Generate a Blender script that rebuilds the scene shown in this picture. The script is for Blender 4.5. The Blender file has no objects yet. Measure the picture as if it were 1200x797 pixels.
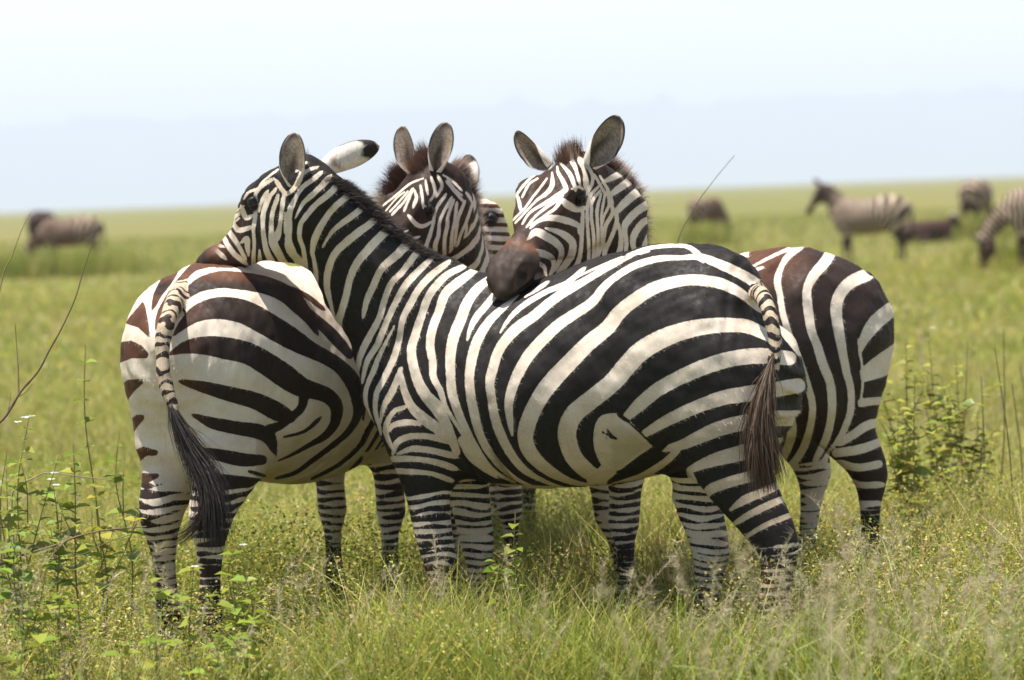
import bpy, math, random
import numpy as np
from mathutils import Vector, Matrix

SC = bpy.context.scene
rng = np.random.default_rng(7)

# ------------------------------------------------------------------ camera
CAM = np.array([0.0, 0.0, 1.48])
FPX = 3840.0                      # focal length in pixels of a 1200 px wide frame
PITCH, ROLL = math.radians(2.565), math.radians(2.05)
_f = np.array([0, math.cos(PITCH), -math.sin(PITCH)])
_u0 = np.array([0, math.sin(PITCH), math.cos(PITCH)])
_r0 = np.array([1.0, 0, 0])
CR = _r0 * math.cos(ROLL) - _u0 * math.sin(ROLL)
CU = _u0 * math.cos(ROLL) + _r0 * math.sin(ROLL)
CF = _f

def at(px, py, d):
    return CAM + d * (CF + CR * (px - 600.0) / FPX + CU * (398.5 - py) / FPX)

def to_px(P):
    q = np.asarray(P, float) - CAM
    z = q @ CF
    return np.stack([600 + FPX * (q @ CR) / z, 398.5 - FPX * (q @ CU) / z], -1), z

def on_ground(px, py):
    d = CF + CR * (px - 600.0) / FPX + CU * (398.5 - py) / FPX
    return CAM + d * (-CAM[2] / d[2])

cd = bpy.data.cameras.new('camera')
cam = bpy.data.objects.new('camera', cd)
SC.collection.objects.link(cam)
cam.matrix_world = Matrix(((CR[0], CU[0], -CF[0], CAM[0]), (CR[1], CU[1], -CF[1], CAM[1]),
                           (CR[2], CU[2], -CF[2], CAM[2]), (0, 0, 0, 1)))
cd.sensor_width = 36.0
cd.lens = 36.0 * FPX / 1200.0
cd.clip_start, cd.clip_end = 0.5, 60000.0
cd.dof.use_dof = True
cd.dof.focus_distance = 10.3
cd.dof.aperture_fstop = 3.1
SC.camera = cam

# ------------------------------------------------------------------ light
SUN_DIR = np.array([-0.22, -0.08, 0.97]); SUN_DIR /= np.linalg.norm(SUN_DIR)   # towards the sun
SUN_EL = math.asin(SUN_DIR[2]); SUN_AZ = math.atan2(SUN_DIR[0], SUN_DIR[1])
w = bpy.data.worlds.new('World'); SC.world = w; w.use_nodes = True
nt = w.node_tree; nt.nodes.clear()
sky = nt.nodes.new('ShaderNodeTexSky'); sky.sky_type = 'NISHITA'; sky.sun_disc = False
sky.sun_elevation = SUN_EL; sky.sun_rotation = SUN_AZ
sky.air_density = 1.0; sky.dust_density = 2.0; sky.ozone_density = 1.0; sky.altitude = 1500
tc = nt.nodes.new('ShaderNodeTexCoord')
mp = nt.nodes.new('ShaderNodeMapping'); mp.inputs['Scale'].default_value = (5, 5, 26)
nz = nt.nodes.new('ShaderNodeTexNoise'); nz.inputs['Scale'].default_value = 1.6; nz.inputs['Detail'].default_value = 5
sx = nt.nodes.new('ShaderNodeSeparateXYZ')
rise = nt.nodes.new('ShaderNodeMapRange'); rise.inputs[1].default_value = -0.05; rise.inputs[2].default_value = 0.0
rise.interpolation_type = 'SMOOTHSTEP'
cl = nt.nodes.new('ShaderNodeMapRange'); cl.inputs[1].default_value = 0.25; cl.inputs[2].default_value = 0.6
cl.inputs[3].default_value = 0.86; cl.inputs[4].default_value = 1.0
mul = nt.nodes.new('ShaderNodeMath'); mul.operation = 'MULTIPLY'
mix = nt.nodes.new('ShaderNodeMix'); mix.data_type = 'RGBA'

veil = nt.nodes.new('ShaderNodeValToRGB')                  # thin cloud, bluer low over the plain; darkened overhead, unseen, to cut fill
for i, (p, c) in enumerate(((0.0, (.64, .68, .78)), (0.022, (.62, .67, .77)), (0.034, (.70, .70, .77)), (0.065, (.77, .75, .78)), (.16, (.36, .39, .44)), (.5, (.13, .16, .21)))):
    e = veil.color_ramp.elements[i] if i < 2 else veil.color_ramp.elements.new(p)
    e.position = p; e.color = (*c, 1)
x10 = nt.nodes.new('ShaderNodeVectorMath'); x10.operation = 'SCALE'; x10.inputs[3].default_value = 10.0
bg = nt.nodes.new('ShaderNodeBackground'); bg.inputs[1].default_value = 0.1
wo = nt.nodes.new('ShaderNodeOutputWorld')
L = nt.links.new
L(tc.outputs['Generated'], mp.inputs[0]); L(mp.outputs[0], nz.inputs[0]); L(nz.outputs[0], cl.inputs[0])
L(tc.outputs['Generated'], sx.inputs[0]); L(sx.outputs[2], rise.inputs[0])
L(sx.outputs[2], veil.inputs[0]); L(veil.outputs[0], x10.inputs[0]); L(x10.outputs[0], mix.inputs[7]); back = nt.nodes.new('ShaderNodeMapRange'); back.inputs[1].default_value = -0.35; back.inputs[2].default_value = 0.25   # veil thinned behind the camera, out of view, to cut fill on the flanks
back.inputs[3].default_value = 0.2; back.inputs[4].default_value = 1.0
mul2 = nt.nodes.new('ShaderNodeMath'); mul2.operation = 'MULTIPLY'
L(sx.outputs[1], back.inputs[0]); L(rise.outputs[0], mul2.inputs[0]); L(back.outputs[0], mul2.inputs[1]); L(mul2.outputs[0], mul.inputs[0]); L(cl.outputs[0], mul.inputs[1]); L(mul.outputs[0], mix.inputs[0])
L(sky.outputs[0], mix.inputs[6]); L(mix.outputs[2], bg.inputs[0]); L(bg.outputs[0], wo.inputs[0])
sd_ = bpy.data.lights.new('sun', 'SUN'); sd_.energy = 5.0; sd_.angle = math.radians(0.6); sd_.color = (1.0, 0.945, 0.87)
so = bpy.data.objects.new('sun', sd_); SC.collection.objects.link(so)
so.rotation_euler = Vector(SUN_DIR).to_track_quat('Z', 'Y').to_euler()
SC.view_settings.view_transform = 'Standard'; SC.view_settings.look = 'None'
SC.view_settings.exposure = 0.95; SC.view_settings.gamma = 1.0; SC.view_settings.use_curve_mapping = False
SC.cycles.max_bounces = 6; SC.cycles.volume_bounces = 1; SC.cycles.transparent_max_bounces = 8

# ------------------------------------------------------------------ small helpers
def tag(o, label=None, cat=None, group=None, kind=None):
    for k, v in (('label', label), ('category', cat), ('group', group), ('kind', kind)):
        if v: o[k] = v
    return o

def link(o, parent=None):
    SC.collection.objects.link(o)
    if parent is not None: o.parent = parent
    return o

def mesh_obj(name, V, faces, mat, parent=None, smooth=True, attrs=None):
    """faces: (m,k) int array or list of such arrays. attrs: name -> (type, array)"""
    V = np.asarray(V, np.float32)
    if isinstance(faces, np.ndarray): faces = [faces]
    faces = [np.asarray(f, np.int32) for f in faces if len(f)]
    me = bpy.data.meshes.new(name)
    me.vertices.add(len(V)); me.vertices.foreach_set('co', V.ravel())
    idx = np.concatenate([f.ravel() for f in faces])
    tot = np.concatenate([np.full(len(f), f.shape[1], np.int32) for f in faces])
    st = np.concatenate([[0], np.cumsum(tot)[:-1]]).astype(np.int32)
    me.loops.add(len(idx)); me.loops.foreach_set('vertex_index', idx)
    me.polygons.add(len(tot)); me.polygons.foreach_set('loop_start', st)
    me.polygons.foreach_set('loop_total', tot)
    me.polygons.foreach_set('use_smooth', np.full(len(tot), smooth, bool))
    for k, (ty, arr) in (attrs or {}).items():
        a = me.attributes.new(k, ty, 'POINT')
        arr = np.asarray(arr, np.float32)
        if ty == 'FLOAT': a.data.foreach_set('value', arr.ravel())
        elif ty == 'FLOAT_COLOR': a.data.foreach_set('color', arr.ravel())
        else: a.data.foreach_set('vector', arr.ravel())
    me.update(); me.validate()
    if mat is not None: me.materials.append(mat)
    o = bpy.data.objects.new(name, me)
    return link(o, parent)

def unit(v):
    v = np.asarray(v, float); return v / (np.linalg.norm(v, axis=-1, keepdims=True) + 1e-12)

def spline(P, n):
    """Catmull-Rom through the rows of P, n pieces per span"""
    P = np.asarray(P, float)
    if len(P) < 3 or n <= 1:
        t = np.linspace(0, len(P) - 1, (len(P) - 1) * max(n, 1) + 1)
        i = np.minimum(t.astype(int), len(P) - 2); f = (t - i)[:, None]
        return P[i] * (1 - f) + P[i + 1] * f
    Q = np.vstack([2 * P[0] - P[1], P, 2 * P[-1] - P[-2]])
    out = []
    for i in range(len(P) - 1):
        p0, p1, p2, p3 = Q[i:i + 4]
        for t in np.arange(n) / n:
            out.append(0.5 * (2 * p1 + (p2 - p0) * t + (2 * p0 - 5 * p1 + 4 * p2 - p3) * t * t + (3 * p1 - p0 - 3 * p2 + p3) * t ** 3))
    out.append(P[-1])
    return np.array(out)

# ------------------------------------------------------------------ bodies grown from swept ellipses
class Chain:
    """rows: x,y,z, a (radius in the sagittal plane), b (lateral radius); lat: lateral axis per row"""
    def __init__(s, name, rows, lat, k=0.05, n=3, cap=None, sub=False):
        rows = np.asarray(rows, float)
        lat = np.asarray(lat, float)
        if lat.ndim == 1: lat = np.repeat(lat[None], len(rows), 0)
        R = spline(np.hstack([rows, lat]), n)
        R[:, 3:5] = np.maximum(R[:, 3:5], 0.004)
        s.name, s.k, s.sub, s.cap = name, k, sub, cap
        s.P, s.a, s.b, s.L = R[:, :3], R[:, 3], R[:, 4], unit(R[:, 5:8])
        s.len = np.concatenate([[0], np.cumsum(np.linalg.norm(np.diff(s.P, axis=0), axis=1))])
    def seg(s, i, X):
        e = s.P[i + 1] - s.P[i]; L2 = max(e @ e, 1e-12); eh = e / math.sqrt(L2)
        d = X - s.P[i].astype(X.dtype)
        t = np.clip((d @ e) / L2, 0, 1)
        L_ = unit(s.L[i] + s.L[i + 1]); L_ = unit(L_ - (L_ @ eh) * eh)
        U = np.cross(eh, L_)
        r = d - t[..., None] * e
        a = s.a[i] + (s.a[i + 1] - s.a[i]) * t; b = s.b[i] + (s.b[i + 1] - s.b[i]) * t
        m = np.minimum(a, b)
        cap = m if s.cap is None else np.minimum(m, s.cap)
        q = np.sqrt(((r @ U) / a) ** 2 + ((r @ L_) / b) ** 2 + ((r @ eh) / cap) ** 2)
        return (q - 1) * m, t
    def query(s, X):
        """signed value, arclength, nearest centre, lateral axis at points X (N,3)"""
        best = np.full(len(X), 9.0); arc = np.zeros(len(X)); c = np.zeros((len(X), 3)); L_ = np.zeros((len(X), 3))
        for i in range(len(s.P) - 1):
            v, t = s.seg(i, X)
            m = v < best
            best[m] = v[m]; arc[m] = (s.len[i] + t * (s.len[i + 1] - s.len[i]))[m]
            c[m] = (s.P[i] + t[:, None] * (s.P[i + 1] - s.P[i]))[m]
            L_[m] = (s.L[i] + t[:, None] * (s.L[i + 1] - s.L[i]))[m]
        return best, arc, c, unit(L_)

def grow(chains, vox, smooth_it=3):
    lo = np.min([(c.P - np.maximum(c.a, c.b)[:, None]).min(0) for c in chains if not c.sub], 0) - 3 * vox
    hi = np.max([(c.P + np.maximum(c.a, c.b)[:, None]).max(0) for c in chains if not c.sub], 0) + 3 * vox
    n = np.ceil((hi - lo) / vox).astype(int) + 1
    F = np.full(n, 1.0, np.float32)
    ax = [(lo[i] + vox * np.arange(n[i])).astype(np.float32) for i in range(3)]
    for c in chains:
        pad = c.k + 3 * vox
        clo = np.clip(np.floor(((c.P - np.maximum(c.a, c.b)[:, None]).min(0) - pad - lo) / vox).astype(int), 0, n)
        chi = np.clip(np.ceil(((c.P + np.maximum(c.a, c.b)[:, None]).max(0) + pad - lo) / vox).astype(int) + 1, 0, n)
        G = np.full(chi - clo, 1.0, np.float32)
        for i in range(len(c.P) - 1):
            rr = max(c.a[i], c.b[i], c.a[i + 1], c.b[i + 1]) + pad
            slo = np.clip(np.floor((np.minimum(c.P[i], c.P[i + 1]) - rr - lo) / vox).astype(int), clo, chi)
            shi = np.clip(np.ceil((np.maximum(c.P[i], c.P[i + 1]) + rr - lo) / vox).astype(int) + 1, clo, chi)
            if np.any(shi <= slo): continue
            X = np.stack(np.meshgrid(*[ax[j][slo[j]:shi[j]] for j in range(3)], indexing='ij'), -1)
            v, _ = c.seg(i, X)
            sl = tuple(slice(slo[j] - clo[j], shi[j] - clo[j]) for j in range(3))
            G[sl] = np.minimum(G[sl], v)
        sl = tuple(slice(clo[j], chi[j]) for j in range(3))
        A = F[sl]
        if c.sub:
            B = -G; h = np.clip(0.5 - 0.5 * (B - A) / c.k, 0, 1)
            F[sl] = A * h + B * (1 - h) + c.k * h * (1 - h)
        else:
            h = np.clip(0.5 + 0.5 * (A - G) / c.k, 0, 1)
            F[sl] = A * (1 - h) + G * h - c.k * h * (1 - h)
    # naive surface nets
    S = F < 0
    cs = np.zeros(n - 1, np.int8)
    offs = [(i, j, k) for i in (0, 1) for j in (0, 1) for k in (0, 1)]
    def sh(A, o): return A[o[0]:A.shape[0] - 1 + o[0], o[1]:A.shape[1] - 1 + o[1], o[2]:A.shape[2] - 1 + o[2]]
    for o in offs: cs += sh(S, o)
    act = np.argwhere((cs > 0) & (cs < 8))
    vid = np.full(n - 1, -1, np.int32); vid[tuple(act.T)] = np.arange(len(act))
    acc = np.zeros((len(act), 3)); cnt = np.zeros(len(act))
    for a in offs:
        for axis in range(3):
            if a[axis]: continue
            b = list(a); b[axis] = 1
            fa = F[tuple((act + a).T)]; fb = F[tuple((act + b).T)]
            m = (fa < 0) != (fb < 0)
            t = fa[m] / (fa[m] - fb[m])
            p = np.repeat(np.array(a, float)[None], m.sum(), 0); p[:, axis] += t
            acc[m] += p; cnt[m] += 1
    V = lo + vox * (act + acc / cnt[:, None])
    faces = []
    for axis in range(3):
        o1, o2 = [(1, 2), (2, 0), (0, 1)][axis]
        a = [slice(None)] * 3; b = [slice(None)] * 3
        a[axis] = slice(0, -1); b[axis] = slice(1, None)
        d = S[tuple(a)] != S[tuple(b)]
        e = np.argwhere(d)
        e = e[(e[:, o1] > 0) & (e[:, o2] > 0) & (e[:, o1] < n[o1] - 1) & (e[:, o2] < n[o2] - 1)]
        ins = S[tuple(e.T)]
        def cell(da, db):
            q = e.copy(); q[:, o1] -= da; q[:, o2] -= db
            return vid[tuple(q.T)]
        q = np.stack([cell(1, 1), cell(0, 1), cell(0, 0), cell(1, 0)], 1)
        q[~ins] = q[~ins][:, ::-1]
        faces.append(q)
    Q = np.concatenate(faces)
    E = np.concatenate([Q[:, [0, 1]], Q[:, [1, 2]], Q[:, [2, 3]], Q[:, [3, 0]]])
    E = np.concatenate([E, E[:, ::-1]])
    deg = np.bincount(E[:, 0], minlength=len(V)).astype(float)
    for it in range(smooth_it * 2):
        M = np.stack([np.bincount(E[:, 0], V[E[:, 1], j], minlength=len(V)) for j in range(3)], 1) / deg[:, None]
        V = V + (M - V) * (0.55 if it % 2 == 0 else -0.5)
    return V, Q

def refine(V, Q, mask):
    """splits the masked quads in four (the rest stay), so that fine markings have vertices to sit on"""
    q = Q[mask]
    E = np.sort(np.concatenate([q[:, [0, 1]], q[:, [1, 2]], q[:, [2, 3]], q[:, [3, 0]]]), 1)
    u, inv = np.unique(E[:, 0].astype(np.int64) * (len(V) + 1) + E[:, 1], return_inverse=True)
    a, b = u // (len(V) + 1), u % (len(V) + 1)
    n0, n1, m = len(V), len(u), len(q)
    V2 = np.concatenate([V, (V[a] + V[b]) / 2, V[q].mean(1)])
    e = (n0 + inv.reshape(4, m)); c = n0 + n1 + np.arange(m)
    new = np.concatenate([np.stack([q[:, 0], e[0], c, e[3]], 1), np.stack([e[0], q[:, 1], e[1], c], 1),
                          np.stack([c, e[1], q[:, 2], e[2]], 1), np.stack([e[3], c, e[2], q[:, 3]], 1)])
    return V2, np.concatenate([Q[~mask], new]).astype(np.int32)

def normals(V, Q):
    nf = np.cross(V[Q[:, 2]] - V[Q[:, 0]], V[Q[:, 3]] - V[Q[:, 1]])
    N = np.zeros_like(V)
    for j in range(4):
        for k in range(3): N[:, k] += np.bincount(Q[:, j], nf[:, k], minlength=len(V))
    return unit(N)

def stroke_sd(p2, strokes):
    """distance in pixels to the nearest brush stroke (x, y, width) or polygon; negative inside"""
    out = np.full(len(p2), 60.0)
    for st in strokes:
        if st[0] == 'P':
            pg = np.array(st[1:], float)
            sel = np.where((p2 > pg.min(0) - 30).all(1) & (p2 < pg.max(0) + 30).all(1))[0]
            if not len(sel): continue
            q = p2[sel]; d = np.full(len(q), 99.0); ins = np.zeros(len(q), bool)
            for a, b in zip(pg, np.roll(pg, -1, 0)):
                e = b - a; t = np.clip(((q - a) @ e) / (e @ e), 0, 1)
                d = np.minimum(d, np.linalg.norm(q - a - t[:, None] * e, axis=1))
                cr = (a[1] > q[:, 1]) != (b[1] > q[:, 1])
                with np.errstate(divide='ignore', invalid='ignore'):
                    xi = (b[0] - a[0]) * (q[:, 1] - a[1]) / (b[1] - a[1]) + a[0]
                ins ^= cr & (q[:, 0] < xi)
            out[sel] = np.minimum(out[sel], np.where(ins, -d, d))
            continue
        s = spline(np.array(st, float), 4)
        s[:, 2] = np.maximum(s[:, 2], 0.3)
        lo, hi = s[:, :2].min(0) - 30, s[:, :2].max(0) + 30
        sel = np.where((p2 > lo).all(1) & (p2 < hi).all(1))[0]
        if not len(sel): continue
        q = p2[sel]; d = out[sel]
        for a, b in zip(s[:-1], s[1:]):
            e = b[:2] - a[:2]; l2 = e @ e
            if l2 < 1e-6: continue
            t = np.clip(((q - a[:2]) @ e) / l2, 0, 1)
            d = np.minimum(d, np.linalg.norm(q - a[:2] - t[:, None] * e, axis=1) - 0.5 * (a[2] + t * (b[2] - a[2])))
        out[sel] = d
    return out

# ------------------------------------------------------------------ node helpers
def new_mat(name):
    m = bpy.data.materials.new(name); m.use_nodes = True
    t = m.node_tree; t.nodes.clear()
    out = t.nodes.new('ShaderNodeOutputMaterial'); b = t.nodes.new('ShaderNodeBsdfPrincipled')
    t.links.new(b.outputs[0], out.inputs[0])
    return m, t, b

def node(t, ty, **kw):
    n = t.nodes.new(ty)
    for k, v in kw.items():
        if k[0] == 'i' and k[1:].isdigit(): n.inputs[int(k[1:])].default_value = v
        else: setattr(n, k, v)
    return n

# ------------------------------------------------------------------ land
def ground_material():
    m, t, b = new_mat('savanna_ground'); l = t.links.new
    g = node(t, 'ShaderNodeNewGeometry')
    n1 = node(t, 'ShaderNodeTexNoise', i2=0.045, i3=4.0, i4=.6); n2 = node(t, 'ShaderNodeTexNoise', i2=0.5, i3=5.0, i4=.62); n3 = node(t, 'ShaderNodeTexNoise', i2=7.0, i3=6.0, i4=.7)
    mp = node(t, 'ShaderNodeMapping'); mp.inputs['Scale'].default_value = (1, .3, 1)
    l(g.outputs['Position'], mp.inputs[0])
    for n in (n1, n2): l(mp.outputs[0], n.inputs[0])
    l(g.outputs['Position'], n3.inputs[0])
    r1 = node(t, 'ShaderNodeValToRGB'); r1.color_ramp.elements[0].position = .35; r1.color_ramp.elements[1].position = .66
    r1.color_ramp.elements[0].color = (0.146, 0.159, 0.039, 1); r1.color_ramp.elements[1].color = (0.228, 0.194, 0.073, 1)
    r2 = node(t, 'ShaderNodeValToRGB'); r2.color_ramp.elements[0].position = .38; r2.color_ramp.elements[1].position = .68
    r2.color_ramp.elements[0].color = (0.120, 0.138, 0.031, 1); r2.color_ramp.elements[1].color = (0.215, 0.176, 0.065, 1)
    l(n1.outputs[0], r1.inputs[0]); l(n2.outputs[0], r2.inputs[0])
    mx = node(t, 'ShaderNodeMix', data_type='RGBA', i0=.5); l(r1.outputs[0], mx.inputs[6]); l(r2.outputs[0], mx.inputs[7])
    mu = node(t, 'ShaderNodeMix', data_type='RGBA', blend_type='MULTIPLY', i0=.8); l(mx.outputs[2], mu.inputs[6])
    r3 = node(t, 'ShaderNodeMapRange', i1=.3, i2=.7, i3=.55, i4=1.25); l(n3.outputs[0], r3.inputs[0])
    cb = node(t, 'ShaderNodeCombineColor'); [l(r3.outputs[0], cb.inputs[i]) for i in range(3)]
    l(cb.outputs[0], mu.inputs[7]); l(mu.outputs[2], b.inputs['Base Color'])
    b.inputs['Roughness'].default_value = .95; b.inputs['Specular IOR Level'].default_value = .1
    return m
ys = np.concatenate([np.linspace(-6, 40, 24), np.geomspace(46, 12500, 46)]); xs = np.concatenate([-np.geomspace(9000, 12, 22), np.linspace(-9, 9, 10), np.geomspace(12, 9000, 22)])
def ground_z(x, y):
    return 0.02 * np.sin(x * .9 + 1) * np.sin(y * .7) * np.clip(y / 30, 0, 1)
X, Y = np.meshgrid(xs, ys); gv = np.stack([X.ravel(), Y.ravel(), (X * 0).ravel()], 1)
gi = np.arange(X.size).reshape(X.shape)
mesh_obj('ground', gv, np.stack([gi[:-1, :-1], gi[:-1, 1:], gi[1:, 1:], gi[1:, :-1]], -1).reshape(-1, 4), ground_material())['kind'] = 'structure'

# far ridge beyond the plain
def ridge(name, y0, dep, base, amp, seed, col):
    r = np.random.default_rng(seed); nx, ny = 160, 14
    x = np.linspace(-6500, 6500, nx); f = np.zeros(nx)
    for k in range(1, 9): f += np.sin(x / 6500 * k * 2.3 + r.uniform(0, 6.3)) / k ** 1.25
    f = base + amp * f
    v = np.linspace(0, 1, ny); P = np.zeros((ny, nx, 3))
    for i, q in enumerate(v):
        P[i, :, 0] = x + r.normal(0, 12, nx); P[i, :, 1] = y0 + q * dep
        P[i, :, 2] = -2 + f * np.sin(q * math.pi) ** .8 * (1 + .06 * r.normal(0, 1, nx))
    g = np.arange(nx * ny).reshape(ny, nx)
    m, t, b = new_mat(name); b.inputs['Base Color'].default_value = (*col, 1); b.inputs['Roughness'].default_value = 1
    nzz = node(t, 'ShaderNodeTexNoise', i2=.004, i3=5.0); gg = node(t, 'ShaderNodeNewGeometry'); t.links.new(gg.outputs['Position'], nzz.inputs[0])
    cr = node(t, 'ShaderNodeValToRGB'); cr.color_ramp.elements[0].color = (*[c * .6 for c in col], 1); cr.color_ramp.elements[1].color = (*[c * 1.5 for c in col], 1)
    t.links.new(nzz.outputs[0], cr.inputs[0]); t.links.new(cr.outputs[0], b.inputs['Base Color'])
    mesh_obj('mountains', P.reshape(-1, 3), np.stack([g[:-1, :-1], g[:-1, 1:], g[1:, 1:], g[1:, :-1]], -1).reshape(-1, 4), m)['kind'] = 'structure'
ridge('mountains', 9800, 2600, 300, 9, 5, (.07, .09, .05))
# the air between
hv = np.array([[sx_ * 9500, y, z] for sx_ in (-1, 1) for y in (-40, 13000) for z in (-3, 372.0)])
hf = np.array([[0, 1, 3, 2], [4, 6, 7, 5], [0, 4, 5, 1], [2, 3, 7, 6], [0, 2, 6, 4], [1, 5, 7, 3]])
hm = bpy.data.materials.new('hazy_air'); hm.use_nodes = True; ht = hm.node_tree; ht.nodes.clear()
ho = ht.nodes.new('ShaderNodeOutputMaterial'); hp_ = ht.nodes.new('ShaderNodeVolumePrincipled')
hp_.inputs['Color'].default_value = (.71, .79, .97, 1); hp_.inputs['Density'].default_value = 2.5e-4; hp_.inputs['Anisotropy'].default_value = 0.0
ht.links.new(hp_.outputs[0], ho.inputs['Volume'])
mesh_obj('haze', hv, hf, hm, None, False)['kind'] = 'stuff'
# ------------------------------------------------------------------ materials
def coat_material():
    m, t, b = new_mat('zebra_coat'); l = t.links.new
    A = lambda n: node(t, 'ShaderNodeAttribute', attribute_name=n)
    ob = A('rest')
    n1 = node(t, 'ShaderNodeTexNoise', i2=420.0, i3=2.0); n2 = node(t, 'ShaderNodeTexNoise', i2=60.0, i3=3.0)
    n3 = node(t, 'ShaderNodeTexNoise', i2=9.0, i3=5.0, i4=0.6)
    mpn = node(t, 'ShaderNodeMapping'); mpn.inputs['Scale'].default_value = (0.35, 1, 0.35)
    l(ob.outputs['Vector'], mpn.inputs[0]); l(mpn.outputs[0], n1.inputs[0])
    l(ob.outputs['Vector'], n2.inputs[0]); l(ob.outputs['Vector'], n3.inputs[0])
    def math_(op, a, bb, c=None):
        n = node(t, 'ShaderNodeMath', operation=op)
        for i, v in enumerate((a, bb, c)):
            if v is None: continue
            if isinstance(v, (int, float)): n.inputs[i].default_value = v
            else: l(v, n.inputs[i])
        return n.outputs[0]
    j = math_('ADD', math_('MULTIPLY', math_('SUBTRACT', n1.outputs[0], 0.5), 0.35), math_('MULTIPLY', math_('SUBTRACT', n2.outputs[0], 0.5), 0.35))
    v = math_('ADD', A('coat').outputs['Fac'], j)
    mr = node(t, 'ShaderNodeMapRange', interpolation_type='SMOOTHSTEP', i1=-0.11, i2=0.11); l(v, mr.inputs[0])
    def mixc(f, a, bb):
        n = node(t, 'ShaderNodeMix', data_type='RGBA')
        for i, q in ((0, f), (6, a), (7, bb)):
            if isinstance(q, (tuple, float)): n.inputs[i].default_value = q
            else: l(q, n.inputs[i])
        return n.outputs[2]
    br = A('brown').outputs['Fac']
    black = mixc(br, (0.010, 0.008, 0.007, 1), (0.135, 0.050, 0.022, 1))
    black = mixc(math_('MULTIPLY', n1.outputs[0], 0.30), black, (0.035, 0.027, 0.023, 1))
    d = node(t, 'ShaderNodeMapRange', i1=0.38, i2=0.72); l(n3.outputs[0], d.inputs[0])
    dirt_shade = math_('MINIMUM', math_('ADD', math_('MULTIPLY', d.outputs[0], 0.55), A('dirt_shade').outputs['Fac']), 1.0)
    white = mixc(dirt_shade, (0.81, 0.70, 0.58, 1), (0.48, 0.37, 0.255, 1))
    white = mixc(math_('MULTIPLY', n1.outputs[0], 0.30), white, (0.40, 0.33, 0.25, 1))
    col = mixc(mr.outputs[0], black, white)
    ov = A('tint')
    col = mixc(ov.outputs['Alpha'], col, ov.outputs['Color'])
    l(col, b.inputs['Base Color'])
    rg = node(t, 'ShaderNodeMapRange', i1=0.3, i2=0.7, i3=0.55, i4=0.78); l(n2.outputs[0], rg.inputs[0])
    l(rg.outputs[0], b.inputs['Roughness'])
    b.inputs['Specular IOR Level'].default_value = 0.26
    b.inputs['Sheen Weight'].default_value = 0.0
    bp = node(t, 'ShaderNodeBump', i0=0.55, i1=0.004)
    l(math_('ADD', n1.outputs[0], math_('MULTIPLY', n2.outputs[0], 0.8)), bp.inputs[2]); l(bp.outputs[0], b.inputs['Normal'])
    return m

def vcol_material(name, rough=0.7, spec=0.3, trans=0.0):
    m, t, b = new_mat(name); l = t.links.new
    a = node(t, 'ShaderNodeAttribute', attribute_name='tint')
    l(a.outputs['Color'], b.inputs['Base Color'])
    b.inputs['Roughness'].default_value = rough; b.inputs['Specular IOR Level'].default_value = spec
    if trans:
        tr = node(t, 'ShaderNodeBsdfTranslucent'); mx = node(t, 'ShaderNodeMixShader', i0=trans)
        l(a.outputs['Color'], tr.inputs[0]); l(b.outputs[0], mx.inputs[1]); l(tr.outputs[0], mx.inputs[2])
        l(mx.outputs[0], [n for n in t.nodes if n.type == 'OUTPUT_MATERIAL'][0].inputs[0])
    return m

MAT_COAT = coat_material()
MAT_HAIR = vcol_material('coarse_hair', 0.5, 0.35, 0.12)
MAT_FUR = vcol_material('short_coat_hair', 0.75, 0.12, 0.05)
MAT_EYE, _t, _b = new_mat('wet_dark_eye')
_b.inputs['Base Color'].default_value = (0.006, 0.004, 0.003, 1); _b.inputs['Roughness'].default_value = 0.08; _b.inputs['Specular IOR Level'].default_value = 0.3

# ------------------------------------------------------------------ hair ribbons
def ribbons(root, tip_dir, length, width, col_root, col_tip, bend, segs=4, flat=None):
    """one thin tapered ribbon per row; bend: sideways droop vector per row (times t^2)"""
    n = len(root); t = np.linspace(0, 1, segs + 1)
    tip_dir = unit(tip_dir)
    side = unit(np.cross(tip_dir, rng.normal(size=(n, 3)) if flat is None else flat))
    P = root[:, None] + tip_dir[:, None] * (length[:, None] * t)[..., None] + bend[:, None] * (t ** 2)[None, :, None]
    wv = width[:, None] * np.array([1.0] + [1 - 0.9 * q ** 1.5 for q in t[1:]])
    Lf = P - side[:, None] * wv[..., None] * 0.5; Rt = P + side[:, None] * wv[..., None] * 0.5
    V = np.stack([Lf, Rt], 2).reshape(-1, 3)
    base = (np.arange(n) * (segs + 1) * 2)[:, None] + (np.arange(segs) * 2)[None]
    F = np.stack([base, base + 1, base + 3, base + 2], -1).reshape(-1, 4)
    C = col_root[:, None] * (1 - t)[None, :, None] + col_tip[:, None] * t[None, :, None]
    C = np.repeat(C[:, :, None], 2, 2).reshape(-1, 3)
    return V, F, np.hstack([C, np.ones((len(C), 1))])

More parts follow.
